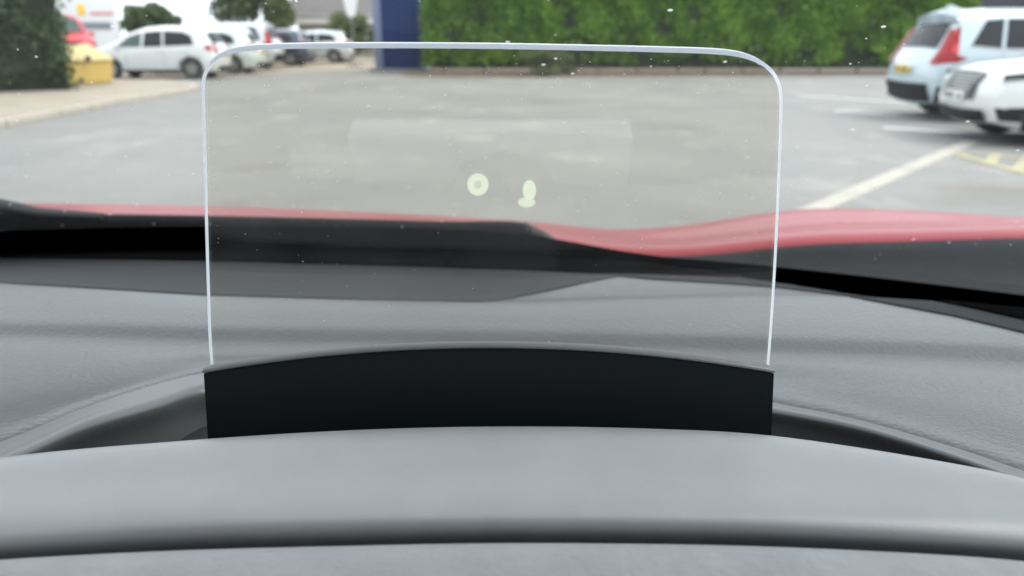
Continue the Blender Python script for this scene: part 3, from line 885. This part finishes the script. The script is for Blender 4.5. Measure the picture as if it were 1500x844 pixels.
# white sail banner
fb = thing('sail_banner', 'white tapering banner with pointed foot in front of the slate roof', 'banner', (at_y(515, 30, 33.5).x, 33.5, 0))
bm = bmesh.new()
fx = [(.0, 2.0), (.18, 2.12), (.30, 2.7), (.36, 3.6), (.30, 4.4), (.05, 4.9), (-.26, 4.5), (-.34, 3.6), (-.28, 2.7), (-.16, 2.12)]
vf = [bm.verts.new((x, -.012 + .05 * math.sin(z * 2), z)) for x, z in fx]
f = bm.faces.new(vf)
bmesh.ops.solidify(bm, geom=[f], thickness=.02)
bm_obj('banner_cloth', bm, M['banner'], fb)
bm = bmesh.new()
bmesh.ops.create_cone(bm, cap_ends=True, segments=10, radius1=.018, radius2=.012, depth=4.9, matrix=Matrix.Translation((.0, .08, 2.45)))
bm_obj('pole', bm, M['pole'], fb)
box('base_plate', (0, .08, .03), (.6, .6, .06), M['sign_grey'], fb, bevel=.01)
# slate-roofed building
def building(name, label, loc, w, d, hw, hr, rz, wall, roofm, fasc, windows):
    t = thing(name, label, 'building', loc, rz)
    box('wall', (0, d / 2, hw / 2), (w, d, hw), wall, t)
    bm = bmesh.new()
    o = .5
    P_ = [(-w / 2 - o, -o, hw), (w / 2 + o, -o, hw), (w / 2 + o, d + o, hw), (-w / 2 - o, d + o, hw), (-w / 2 - o, d / 2, hr), (w / 2 + o, d / 2, hr)]
    vv = [bm.verts.new(p) for p in P_]
    for f in ((0, 1, 5, 4), (2, 3, 4, 5), (0, 4, 3), (1, 2, 5), (0, 3, 2, 1)):
        bm.faces.new([vv[i] for i in f])
    bm_obj('roof', bm, roofm, t)
    box('fascia', (0, -o - .03, hw - .14), (w + 2 * o, .06, .5), fasc, t)
    box('gutter', (0, -o - .11, hw + .02), (w + 2 * o, .1, .1), M['sign_grey'], t, bevel=.03)
    for (x, z, ww, hh) in windows:
        f = box('window', (x, -.03, z), (ww, .08, hh), M['fascia'], t)
        box('pane', (x - ww * .24, -.075, z), (ww * .42, .02, hh * .84), M['pane'], f)
        box('pane', (x + ww * .24, -.075, z), (ww * .42, .02, hh * .84), M['pane'], f)
    return t
building('house', 'low beige building with wide slate roof and white fascia behind the parked cars', (-8.9, 50, 0), 9.4, 9, 2.35, 6.2, R(3), M['render_wall'], M['roof'], M['fascia'],
         [(-2.8, 1.2, 1.6, 1.0), (-.4, 1.2, 1.6, 1.0), (2.4, 1.1, 1.8, 1.2)])
t = thing('low_building', 'dark clad building with orange brick band beyond the end of the hedge', 'building', (26.5, 34, 0), 0)
box('wall', (0, 3, 2.6), (10, 6, 2.0), M['dark_cladding'], t)
box('brick_base', (0, 3, .8), (10.2, 6.2, 1.6), M['brick'], t)
box('brick_band', (0, -.06, 2.05), (10.2, .2, .22), M['brick'], t)
box('roof_slab', (0, 3, 3.7), (10.8, 6.8, .2), M['sign_grey'], t)
for i in range(4):
    f = box('window', (-3.6 + i * 2.3, -.02, 2.75), (1.5, .08, .9), M['sign_grey'], t)
    box('pane', (-3.6 + i * 2.3, -.075, 2.75), (1.36, .02, .78), M['pane'], f)

# ------------------------------------------------------------------ the red car the picture is taken from
CX = -0.25
car = thing('red_car', 'red car seen from its driver seat with grey dashboard and head-up display', 'car', (CX, 0, 0), 0, world_children=True)
PI_ = ROOTINV['red_car']

# bonnet
bc = [-700, -300, 0, 150, 300, 500, 780, 900, 1000, 1140, 1200, 1330, 1500, 1800]
b_edge = [312, 316, 320, 322, 325, 331, 348, 368, 371, 357, 352, 348, 343, 342]
b_cr = [286, 292, 297, 299, 302, 309, 325, 336, 331, 311, 306, 308, 319, 345]
r_edge = rail(bc, b_edge, Y=[.93, .95, .96, .96, .96, .96, .95, .94, .93, .91, .90, .88, .85, .80])
r_lip = [Vector((p.x, p.y - .012, p.z - .022)) for p in r_edge]
r_mid = rail(bc, [(a + b) / 2 - 2 for a, b in zip(b_edge, b_cr)], Y=1.04)
r_cr = rail(bc, b_cr, Y=1.17)
r_f1 = [Vector((p.x * 1.05, 1.45, p.z - .085)) for p in r_cr]
r_f2 = [Vector((p.x * 1.05, 1.78, p.z - .20)) for p in r_cr]
r_f3 = [Vector((p.x * .98, 1.92, p.z - .36)) for p in r_cr]
loft('bonnet', [r_lip, r_edge, r_mid, r_cr, r_f1, r_f2, r_f3], M['bonnet'], car, nc=6, nr=6)

# scuttle panel between bonnet and windscreen
def Yb(x): return .80 - .39 * (x - CX) ** 2
ZB = CAM_H - .2355
XS = [CX + .9 * s for s in (-1, -.75, -.5, -.25, 0, .25, .5, .75, 1)]
def wpt(x, s, off=0.0):               # point on the windscreen, s metres up the glass from its base
    c, sn = math.cos(R(31)), math.sin(R(31))
    return Vector((x, Yb(x) - s * c + off * sn, ZB + s * sn + off * c + .012 * ((x - CX) / .9) ** 2))
sc0 = [Vector((p.x, p.y - .004, p.z - .004)) for p in r_edge]
sc1 = [p + (wpt(p.x, .0, -.010) - p) * .35 + Vector((0, 0, -.006)) for p in sc0]
sc2 = [p + (wpt(p.x, .0, -.010) - p) * .7 + Vector((0, 0, -.004)) for p in sc0]
sc3 = [wpt(p.x, -.01, -.012) for p in sc0]
loft('scuttle_panel', [[p + Vector((0, .004, -.03)) for p in sc0], sc0, sc1, sc2, sc3], M['scuttle'], car, nc=6, nr=4)
# windscreen: clear glass above, black printed band along its foot
def grid_obj(name, fn, us, vs_, m, thick=None, parent=car, smooth=True):
    V = [fn(u, v) for u in us for v in vs_]
    nv = len(vs_)
    Fc = [(i * nv + j, (i + 1) * nv + j, (i + 1) * nv + j + 1, i * nv + j + 1) for i in range(len(us) - 1) for j in range(nv - 1)]
    return mesh_obj(name, V, Fc, m, parent, smooth=smooth)
us = np.linspace(CX - .88, CX + .88, 41)
WS_TOP = .93
grid_obj('windscreen', lambda u, v: wpt(u, v), us, np.linspace(.0, WS_TOP, 16), M['windscreen'])
ws = [o for o in car.children if o.name.startswith('windscreen')][0]
fr_ = grid_obj('frit_band', lambda u, v: wpt(u, -.01 + v * (.135 - .058 * clamp01((u - .0) / .13) - .02 * clamp01((u - .2) / .4)), -.004), us, np.linspace(0, 1, 5), M['frit_and_shade'], parent=ws)
ws_glass = ws

# wiper lying along the foot of the glass
wc = [-500, -150, 60, 200, 350, 500, 650, 765, 778]
wt = [296, 306, 313, 315, 317.5, 321, 325, 327, 333]
wy = [.80] * 9
def wip(dy, dY, dz=0): return [at_y(c, y + dy, .82 + dY) for c, y in zip(wc, wt)]
loft('wiper_blade', [wip(26, -.012), wip(9, -.02), wip(1.5, -.016), wip(0, -.006), wip(1, .012), wip(22, .02)], M['scuttle'], car, nc=5, nr=4)
# wiper arm
def tube(name, pts, rad, m, parent, seg=8):
    pts = [Vector(p) for p in pts]
    bm = bmesh.new()
    rings = []
    for i, p in enumerate(pts):
        d = (pts[min(i + 1, len(pts) - 1)] - pts[max(i - 1, 0)]).normalized()
        u = d.cross(Vector((0, 0, 1))).normalized(); w = u.cross(d)
        r_ = rad[i] if hasattr(rad, '__len__') else rad
        rings.append([bm.verts.new(p + (u * math.cos(2 * math.pi * k / seg) + w * math.sin(2 * math.pi * k / seg)) * r_) for k in range(seg)])
    for a, b in zip(rings[:-1], rings[1:]):
        for k in range(seg):
            bm.faces.new((a[k], a[(k + 1) % seg], b[(k + 1) % seg], b[k]))
    bm.faces.new(rings[0][::-1]); bm.faces.new(rings[-1])
    return bm_obj(name, bm, m, parent, smooth=True, sharp=50)
tube('wiper_arm', [at_y(-300, 250, .80), at_y(-80, 285, .80), at_y(0, 301, .80), at_y(60, 312, .80), at_y(150, 317, .80)], [.010, .010, .008, .006, .004], M['rubber'], car)
tube('wiper_tip', [at_y(765, 334, .815), at_y(795, 346, .81), at_y(835, 368, .80)], [.008, .006, .003], M['rubber'], car)

# dashboard: rails from the display well back to the windscreen
dc = [-1500, -400, -100, 20, 130, 240, 305, 500, 720, 940, 1125, 1250, 1400, 1500, 1750, 1950]
rim_y = [720, 722, 712, 668, 618, 584, 563, 556, 552, 562, 597, 622, 668, 705, 800, 880]
rim_d = [.150, .146, .142, .142, .148, .155, .160, .165, .168, .165, .160, .152, .144, .141, .140, .140]
sh_y = [690, 690, 680, 640, 595, 560, 546, 540, 536, 546, 588, 613, 656, 690, 770, 850]
m1_y = [590, 585, 582, 575, 560, 540, 530, 524, 522, 528, 555, 568, 590, 610, 660, 700]
m2_y = [520, 515, 512, 510, 510, 508, 508, 506, 505, 508, 520, 526, 536, 546, 575, 600]
cr_y = [470, 468, 470, 472, 474, 477, 479, 481, 484, 488, 494, 498, 504, 510, 525, 540]
up_y = [432, 430, 436, 438, 440, 444, 448, 452, 456, 458, 462, 466, 474, 482, 500, 520]
ed_y = [400, 406, 413, 416, 421, 427, 431, 438, 443, 438, 434, 436, 446, 456, 480, 505]
WK = [1, 1, 1, 1, 1, 1, 1, .9, .8, .7, .6, .6, .6, .6, .6, .6]
D = [
    rail(dc, [y + 80 * k for y, k in zip(rim_y, WK)], [d + .024 * k for d, k in zip(rim_d, WK)]),
    rail(dc, [y + 42 * k for y, k in zip(rim_y, WK)], [d + .0125 * k for d, k in zip(rim_d, WK)]),
    rail(dc, [y + 11 * k for y, k in zip(rim_y, WK)], [d + .002 * k for d, k in zip(rim_d, WK)]),
    rail(dc, rim_y, rim_d),
    rail(dc, [(a + b) / 2 for a, b in zip(rim_y, sh_y)], [d + .0012 for d in rim_d]),
    rail(dc, sh_y, [d + .0035 for d in rim_d]),
    rail(dc, m1_y, [max(d, .160) + .0075 for d in rim_d]),
    rail(dc, [y + 12 for y in m2_y], .1780),
    rail(dc, [y + 22 for y in cr_y], .1798),
    rail(dc, [y + 2 for y in cr_y], .1764),
    rail(dc, [y - 12 for y in cr_y], .1756),
    rail(dc, up_y, .1756),
    rail(dc, ed_y, .1785),
]
# roll down towards the glass
last = D[-1]
D.append([Vector((p.x * 1.02, p.y + .035, p.z - .010)) for p in last])
D.append([Vector((p.x * 1.12, max(p.y + .07, Yb(p.x * 1.12) - .06), p.z - .032)) for p in last])
D.append([Vector((p.x * 1.2, max(p.y + .12, Yb(p.x * 1.2) + .0), p.z - .060)) for p in last])
for k, z1 in ((-3, .004), (-2, .014), (-1, .02)):
    D[k] = [Vector((p.x, p.y, p.z - z1 * clamp01((dc[i] - 1000) / 400))) for i, p in enumerate(D[k])]
for r_ in D:
    q0, q1 = r_[0], r_[-1]
    r_.insert(0, Vector((min(q0.x - .05, CX - .86), q0.y, q0.z - .01)))
    r_.append(Vector((max(q1.x + .05, CX + .86), q1.y - .02, q1.z - .012)))
SH = 5                                 # rails 0..SH make the smooth surround of the display well
dash = loft('dashboard', [[Vector((p.x, p.y - .002, p.z - .006)) for p in D[SH]], [Vector((p.x, p.y + .0008, p.z - .0012)) for p in D[SH]]] + D[SH + 1:], M['dash'], car, nc=7, nr=6)
loft('display_well', D[:SH + 1], M['surround'], dash, nc=7, nr=6)

# dark demister panel let into the back of the dashboard
from mathutils.bvhtree import BVHTree
_me = dash.data
bvh = BVHTree.FromPolygons([v.co.copy() for v in _me.vertices], [tuple(p.vertices) for p in _me.polygons])
cam_o = Vector((0, 0, CAM_H))
def drape(name, fx, fy, top, m, lift, edge, nc):
    """panel that follows the dashboard surface between a front line and the foot of the glass"""
    V, Fc, ok = [], [], []
    cols_ = list(np.linspace(fx[0], fx[-1], nc))
    rows_ = [0, .01, .04, .1, .2, .35, .5, .7, .85, 1]
    for px in cols_:
        y0 = float(np.interp(px, fx, fy)); y1 = min(y0 - 4, float(np.interp(px, *top)))
        yy = y0
        while yy > y1 and bvh.ray_cast(cam_o, ray(px, yy - 1).normalized())[0] is not None: yy -= 1
        y1 = yy
        for k, t_ in enumerate(rows_):
            hit = bvh.ray_cast(cam_o, ray(px, y0 + (y1 - y0) * t_).normalized())
            if hit[0] is None:
                V.append(V[-1] if V else Vector((0, .6, 1.1))); ok.append(False); continue
            n_ = hit[1] if hit[1].z > 0 else -hit[1]
            V.append(hit[0] + n_ * (edge if k == 0 else lift)); ok.append(True)
    nr_ = len(rows_)
    for i in range(len(cols_) - 1):
        for k in range(nr_ - 1):
            q = (i * nr_ + k, (i + 1) * nr_ + k, (i + 1) * nr_ + k + 1, i * nr_ + k + 1)
            if all(ok[j] for j in q): Fc.append(q)
    return mesh_obj(name, V, Fc, m, dash, smooth=True, sharp=40)
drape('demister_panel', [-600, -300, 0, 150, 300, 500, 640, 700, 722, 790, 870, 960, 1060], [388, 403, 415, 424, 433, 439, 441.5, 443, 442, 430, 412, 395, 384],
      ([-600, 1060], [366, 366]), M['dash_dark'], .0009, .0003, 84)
drape('shade_strip_mid', [880, 960, 1060, 1140, 1250, 1400, 1500, 1600], [403, 410, 416, 422, 436, 464, 488, 512],
      ([800, 1600], [366, 380]), M['shade_mid'], .0008, .0008, 90)  # mid-dark strip painting the start of the fade into shade
drape('shade_strip_black', [-600, -300, 0, 300, 600, 760, 870, 960, 1140, 1250, 1400, 1500, 1560], [372, 376, 379, 384, 392, 397, 402, 403, 410, 422, 449, 471, 484],
      ([-600, 900, 1200, 1500, 1700], [350, 356, 366, 380, 410]), M['frit_and_shade'], .0024, .0020, 120)  # black strip painting the deep shade along the foot of the windscreen

# instrument hood in the foreground
hc = [-420, -200, 0, 250, 500, 720, 950, 1130, 1400, 1500, 1720, 1900]
crest = [760, 706, 672, 649, 633, 627, 630, 640, 681, 702, 770, 850]
H1 = [868, 842, 823, 809, 801, 797, 798, 802, 816, 824, 850, 880]
H2 = [850, 820, 800, 788, 781, 778, 779, 783, 796, 803, 830, 865]
H3 = [822, 790, 770, 762, 757, 754, 755, 758, 768, 774, 800, 850]
H4 = [790, 745, 715, 700, 693, 690, 692, 698, 722, 736, 782, 850]
hood = loft('instrument_hood', [
    rail(hc, [y + 4 for y in H1], .1600), rail(hc, H1, .1500), rail(hc, H2, .1440), rail(hc, H3, .1402), rail(hc, H4, .1380), rail(hc, crest, .1372),
    [Vector((p.x, p.y + .006, p.z - .004)) for p in rail(hc, crest, .1372)],
    [Vector((p.x, p.y + .010, p.z - .030)) for p in rail(hc, crest, .1372)]], M['hood'], car, nc=8, nr=7)
# dark floor of the well that the display rises from
mesh_obj('well_floor', [(-.24, .17, CAM_H - .178), (.20, .17, CAM_H - .178), (.20, .34, CAM_H - .178), (-.24, .34, CAM_H - .178)], [(0, 1, 2, 3)], M['well'], dash)
# leather-covered roll nearest the eye
lc = [-420, -200, 0, 250, 500, 720, 950, 1130, 1400, 1500, 1720, 1900]
l0 = [870, 838, 821, 808, 801, 797, 798, 802, 815, 823, 850, 880]
lp = rail(lc, l0, .122)
loft('leather_pad', [[Vector((p.x, p.y + .010, p.z - .020)) for p in lp], [Vector((p.x, p.y + .004, p.z - .004)) for p in lp], lp, [Vector((p.x * .98, p.y - .010, p.z + .0015)) for p in lp], [Vector((p.x * .95, p.y - .028, p.z - .004)) for p in lp], [Vector((p.x * .95, p.y - .04, p.z - .03)) for p in lp]], M['leather'], car, nc=8, nr=6)

# head-up display: black housing, leaning glass plate, projected figures
hud = bpy.data.objects.new('head_up_display', None)
link(hud, car)
hud['label'] = 'clear glass combiner plate standing in an arched black housing'
LEAN = R(9)
HY = .268
hx0, hx1 = at_y(298, 545, HY).x, at_y(1134, 545, HY).x
hcx = (hx0 + hx1) / 2
def htop(x):
    u = (x - hcx) / ((hx1 - hx0) / 2)
    return CAM_H - (.1163 + .0108 * u * u)
NX = 40
xs_ = [hx0 + (hx1 - hx0) * i / NX for i in range(NX + 1)]
def hstrip(y, zf, shrink=1.0): return [Vector((hcx + (x - hcx) * shrink, y, zf(x))) for x in xs_]
bm = bmesh.new()
rows = [hstrip(HY, lambda x: CAM_H - .178, 1.034), hstrip(HY, lambda x: htop(x) - .0012), hstrip(HY + .0075, lambda x: htop(x) - .0022), hstrip(HY + .0075, lambda x: CAM_H - .178, 1.034)]
gv = [[bm.verts.new(p) for p in r] for r in rows]
for i in range(NX):
    for k in range(4):
        a, b = gv[k], gv[(k + 1) % 4]
        bm.faces.new((a[i], a[i + 1], b[i + 1], b[i]))
bm.faces.new([gv[k][0] for k in range(4)]); bm.faces.new([gv[k][NX] for k in range(4)][::-1])
bm_obj('housing', bm, M['housing'], hud, smooth=True, sharp=30)
bm = bmesh.new()
rows = [hstrip(HY - .0006, lambda x: htop(x) - .0006, 1.002), hstrip(HY - .0004, lambda x: htop(x) + .0001, 1.002), hstrip(HY + .0008, lambda x: htop(x) + .0008, 1.002), hstrip(HY + .0034, lambda x: htop(x) + .0008, 1.0), hstrip(HY + .0034, lambda x: htop(x) - .0012, 1.0)]
gv = [[bm.verts.new(p) for p in r] for r in rows]
for i in range(NX):
    for k in range(5):
        a, b = gv[k], gv[(k + 1) % 5]
        bm.faces.new((a[i], a[i + 1], b[i + 1], b[i]))
bm.faces.new([gv[k][0] for k in range(5)]); bm.faces.new([gv[k][NX] for k in range(5)][::-1])
bm_obj('housing_lip', bm, M['lip'], hud, smooth=True, sharp=50)

# glass plate in its own plane: a across, b up the plate
GY0 = HY + .0064
gz0 = CAM_H - .132
def gl_pt(a, b, off=0.0):             # off: towards the eye
    return Vector((a, GY0 - b * math.sin(LEAN) - off * math.cos(LEAN), gz0 + b * math.cos(LEAN) - off * math.sin(LEAN)))
def gl_from_px(px, py, off=0.0):
    o = gl_pt(0, 0, off); nrm = Vector((0, -math.cos(LEAN), -math.sin(LEAN)))
    d = ray(px, py); c = Vector((0, 0, CAM_H))
    t_ = (o - c).dot(nrm) / d.dot(nrm)
    p = c + d * t_
    return p.x, (p - o).dot(Vector((0, -math.sin(LEAN), math.cos(LEAN))))
outl_px = [(308, 556), (307, 540), (304, 500), (301.5, 430), (299, 350), (296.5, 250), (294, 170), (293, 130), (295, 112), (301, 98), (311, 86), (326, 76.5), (345, 70.5), (372, 67), (420, 65), (560, 64), (720, 65), (880, 68), (1000, 71), (1050, 73), (1083, 77), (1108, 85), (1127, 97), (1139, 111), (1146, 128), (1148, 148), (1147, 200), (1143, 300), (1138, 400), (1132, 490), (1128, 540), (1127, 556)]
ol = [gl_from_px(*q, off=.002) for q in outl_px]
ol = [tuple(p[:2]) for p in catmull([(a, b, 0) for a, b in ol], 3)]
def plate_offset(poly, d):
    out = []
    n = len(poly)
    for i in range(n):
        a, b = poly[max(0, i - 1)], poly[min(n - 1, i + 1)]
        tx, ty = b[0] - a[0], b[1] - a[1]
        l_ = math.hypot(tx, ty)
        nx, ny = ty / l_, -tx / l_
        dd = d * (1 + 3.4 * clamp01(-ny) ** 2)       # wider chamfer along the top
        out.append((poly[i][0] + nx * dd, poly[i][1] + ny * dd))
    return out
TH = .0013
inn = plate_offset(ol, .00036)
for sgn, nm in ((1, 'combiner_glass'), (-1, 'combiner_glass')):
    if sgn < 0: continue
    bm = bmesh.new()
    for s2 in (1, -1):
        vv = [bm.verts.new(gl_pt(a, b, TH * s2)) for a, b in inn]
        bm.faces.new(vv if s2 > 0 else vv[::-1])
    cg = bm_obj(nm, bm, M['combiner'], hud, recalc=False)
    # make both outer faces look outwards
bm = bmesh.new()
rows = [[bm.verts.new(gl_pt(a, b, TH)) for a, b in inn], [bm.verts.new(gl_pt(a, b, TH * .6)) for a, b in ol], [bm.verts.new(gl_pt(a, b, -TH * .6)) for a, b in ol], [bm.verts.new(gl_pt(a, b, -TH)) for a, b in inn]]
for i in range(len(ol) - 1):
    for k in range(3):
        bm.faces.new((rows[k][i], rows[k][i + 1], rows[k + 1][i + 1], rows[k + 1][i]))
bm_obj('polished_edge', bm, M['edge'], hud, smooth=True, sharp=60)

# projected pale-green figures on the plate
def glow_mat(name, col, strength):
    m = emit_mat(name, col, strength, 0.9)
    n, l = m.node_tree.nodes, m.node_tree.links
    at = n.new('ShaderNodeAttribute'); at.attribute_name = 'glow'
    mx = [x for x in n if x.type == 'MIX_SHADER'][0]
    l.new(at.outputs['Fac'], mx.inputs[0])
    return m
M['fig'] = glow_mat('figure_light', (0.88, 0.98, 0.78), 0.42)
def ellipse(cx, cy, rx, ry, n=28, a0=0): return [(cx + rx * math.cos(2 * math.pi * k / n), cy - ry * math.sin(2 * math.pi * k / n)) for k in range(n)]
def fig(name, cx, cy, rx, ry, prof, off):
    """prof: [(radius fraction, glow)] from the rim inwards"""
    n = 32
    V, G, Fc = [], [], []
    for (f, g_) in prof:
        for q in ellipse(cx, cy, rx * f, ry * f, n):
            V.append(gl_pt(*gl_from_px(*q, off=off), off)); G.append(g_)
    V.append(gl_pt(*gl_from_px(cx, cy, off=off), off)); G.append(prof[-1][1])
    for k in range(len(prof) - 1):
        for i in range(n):
            j = (i + 1) % n
            Fc.append((k * n + i, k * n + j, (k + 1) * n + j, (k + 1) * n + i))
    k = (len(prof) - 1) * n
    for i in range(n):
        Fc.append((k + i, k + (i + 1) % n, len(V) - 1))
    o = mesh_obj(name, V, Fc, M['fig'], hud)
    o.data.attributes.new('glow', 'FLOAT', 'POINT').data.foreach_set('value', G)
    return o
fig('display_ring', 700, 270.5, 16.6, 17.4, [(1, 0), (.92, .65), (.85, .88), (.6, .92), (.42, .9), (.30, .55), (.2, .42)], TH + .0002)
fig('display_digit_foot', 771.5, 296.5, 14.2, 8.4, [(1, 0), (.88, .5), (.74, .78), (.4, .85)], TH + .0002)
fig('display_digit', 775.5, 279, 10.8, 16.6, [(1, 0), (.88, .65), (.78, .92), (.4, .97), (.2, .9)], TH + .0004)

# dust on the windscreen and on the plate
def specks(name, pts, m, parent):
    bm = bmesh.new()
    for p, r_, nrm in pts:
        Mx = Matrix.Translation(p) @ nrm.to_track_quat('Z', 'Y').to_matrix().to_4x4() @ Matrix.Diagonal((r_ * (1 + .5 * random.random()), r_, r_ * .35, 1))
        bmesh.ops.create_icosphere(bm, subdivisions=1, radius=1, matrix=Mx)
    o = bm_obj(name, bm, m, parent, smooth=True)
    o['kind'] = 'stuff'
    return o
wn_ = Vector((0, math.sin(R(31)), math.cos(R(31))))
dp = []
for i in range(900):
    x = random.uniform(-.62, .62); s = random.uniform(.09, .62)
    r_ = random.choice([.00016, .0002, .00026, .00034, .0005, .0008]) * random.uniform(.7, 1.2)
    dp.append((wpt(x, s, .0006), r_, wn_))
specks('windscreen_dust', dp, M['dust'], ws)
dp = []
gn = Vector((0, -math.cos(LEAN), -math.sin(LEAN)))
for i in range(160):
    px, py = random.uniform(310, 1135), random.uniform(85, 535)
    if random.random() < .35: py = random.uniform(85, 130)
    if random.random() < .15: px = random.uniform(300, 325)
    dp.append((gl_pt(*gl_from_px(px, py, off=TH), TH + .00005), random.choice([.00008, .0001, .00012, .00018]), gn))
specks('plate_dust', dp, M['dust'], hud)

# unseen pale strip added below the eye so the leaning plate mirrors a band
bm = bmesh.new()
sw, n_s = .118, 24
top_f = [Vector((-.018 - sw + 2 * sw * i / n_s, -.068 - .012 * (1 - (2 * i / n_s - 1) ** 2), CAM_H - .190)) for i in range(n_s + 1)]
top_b = [Vector((p.x, -.098, CAM_H - .187)) for p in top_f]
bot_f = [p + Vector((0, -.006, -.05)) for p in top_f]
bot_b = [p + Vector((0, .006, -.06)) for p in top_b]
gv = [[bm.verts.new(p) for p in r_] for r_ in (bot_f, top_f, top_b, bot_b)]
for i in range(n_s):
    for k in range(4):
        a, b = gv[k], gv[(k + 1) % 4]
        bm.faces.new((a[i], a[i + 1], b[i + 1], b[i]))
bm.faces.new([gv[k][0] for k in range(4)]); bm.faces.new([gv[k][n_s] for k in range(4)][::-1])
bm_obj('added_reflection_strip', bm, M['reflection_strip'], car, smooth=True, sharp=30)
tube('steering_column', [(-.008, -.06, CAM_H - .23), (-.008, .25, CAM_H - .36), (-.008, .8, CAM_H - .6)], .045, M['trim'], car)

# ---- rest of the car, mostly behind and beside the eye
XL, XR = CX - .92, CX + .92
hy = Yb(CX) - WS_TOP * math.cos(R(31)); hz = ZB + WS_TOP * math.sin(R(31))
def slab(name, c, s, m, parent=car, bevel=.02, rx=0, rz=0): return box(name, c, s, m, parent, bevel, rz, rx)
yr0 = hy - .02
grid_obj('roof', lambda u, v: Vector((u, yr0 - v * 1.9 - (.20 * ((u - CX) / .9) ** 2 if v == 0 else 0), hz - .0 + .04 * math.sin(v * 3) - .05 * ((u - CX) / .9) ** 2)), np.linspace(XL + .08, XR - .08, 15), np.linspace(0, 1, 8), M['lining'])
grid_obj('roof_skin', lambda u, v: Vector((u, yr0 + .01 - v * 1.95 - (.20 * ((u - CX) / .9) ** 2 if v == 0 else 0), hz + .04 + .04 * math.sin(v * 3) - .05 * ((u - CX) / .9) ** 2)), np.linspace(XL + .05, XR - .05, 15), np.linspace(0, 1, 8), M['bonnet'])
for sx, X in ((-1, XL), (1, XR)):
    b0_, b1_ = wpt(CX + sx * .89, -.02), wpt(CX + sx * .80, WS_TOP)
    tube('windscreen_pillar', [b0_, (b0_ + b1_) / 2, b1_], [.035, .04, .045], M['trim'], car)
    tube('roof_side_rail', [b1_, Vector((b1_.x, b1_.y - .9, hz)), Vector((b1_.x, b1_.y - 1.8, hz - .05))], .045, M['trim'], car)
    d_ = slab('door', (X, -.45, .66), (.09, 2.3, .86), M['trim'], bevel=.03)
    slab('side_window', (X - sx * .04, -.45, 1.33), (.006, 2.3, .48), M['sideglass'], d_, bevel=0)
    slab('door_pillar', (X - sx * .03, -.75, 1.33), (.05, .14, .50), M['trim'], d_, bevel=.015)
    slab('wing', (X, 1.25, .62), (.10, 1.25, .62), M['bonnet'], bevel=.05)
slab('floor_pan', (CX, .2, .26), (1.8, 3.6, .08), M['trim'])
slab('bulkhead', (CX, .86, .66), (1.7, .05, .75), M['trim'])
slab('dash_front', (CX, .26, .89), (1.76, .20, .44), M['trim'])
slab('rear_panel', (CX, -1.95, .85), (1.7, .10, 1.2), M['trim'])
slab('front_bumper', (CX, 1.90, .50), (1.75, .12, .42), M['bonnet'], bevel=.05)
for sx in (-.42, .42):
    st = slab('seat', (CX + sx, -.45, .58), (.52, .55, .20), M['seat'], bevel=.06)
    slab('backrest', (CX + sx, -.80, .98), (.50, .14, .66), M['seat'], st, bevel=.06, rx=R(12))
    slab('headrest', (CX + sx, -.90, 1.40), (.28, .10, .18), M['seat'], st, bevel=.04)
    slab('seat_rail', (CX + sx, -.45, .39), (.40, .50, .20), M['trim'], st)
mt, mr, md = wheel_meshes(.33)
for wx in (-1, 1):
    for wy_ in (1.30, -1.25):
        w = bpy.data.objects.new('wheel', mt); link(w, car)
        w.matrix_parent_inverse = PI_
        w.location = (CX + wx * .80, wy_, .33)
        w.rotation_euler = (0, 0, R(-90) if wx > 0 else R(90))
        link(bpy.data.objects.new('rim', mr), w)
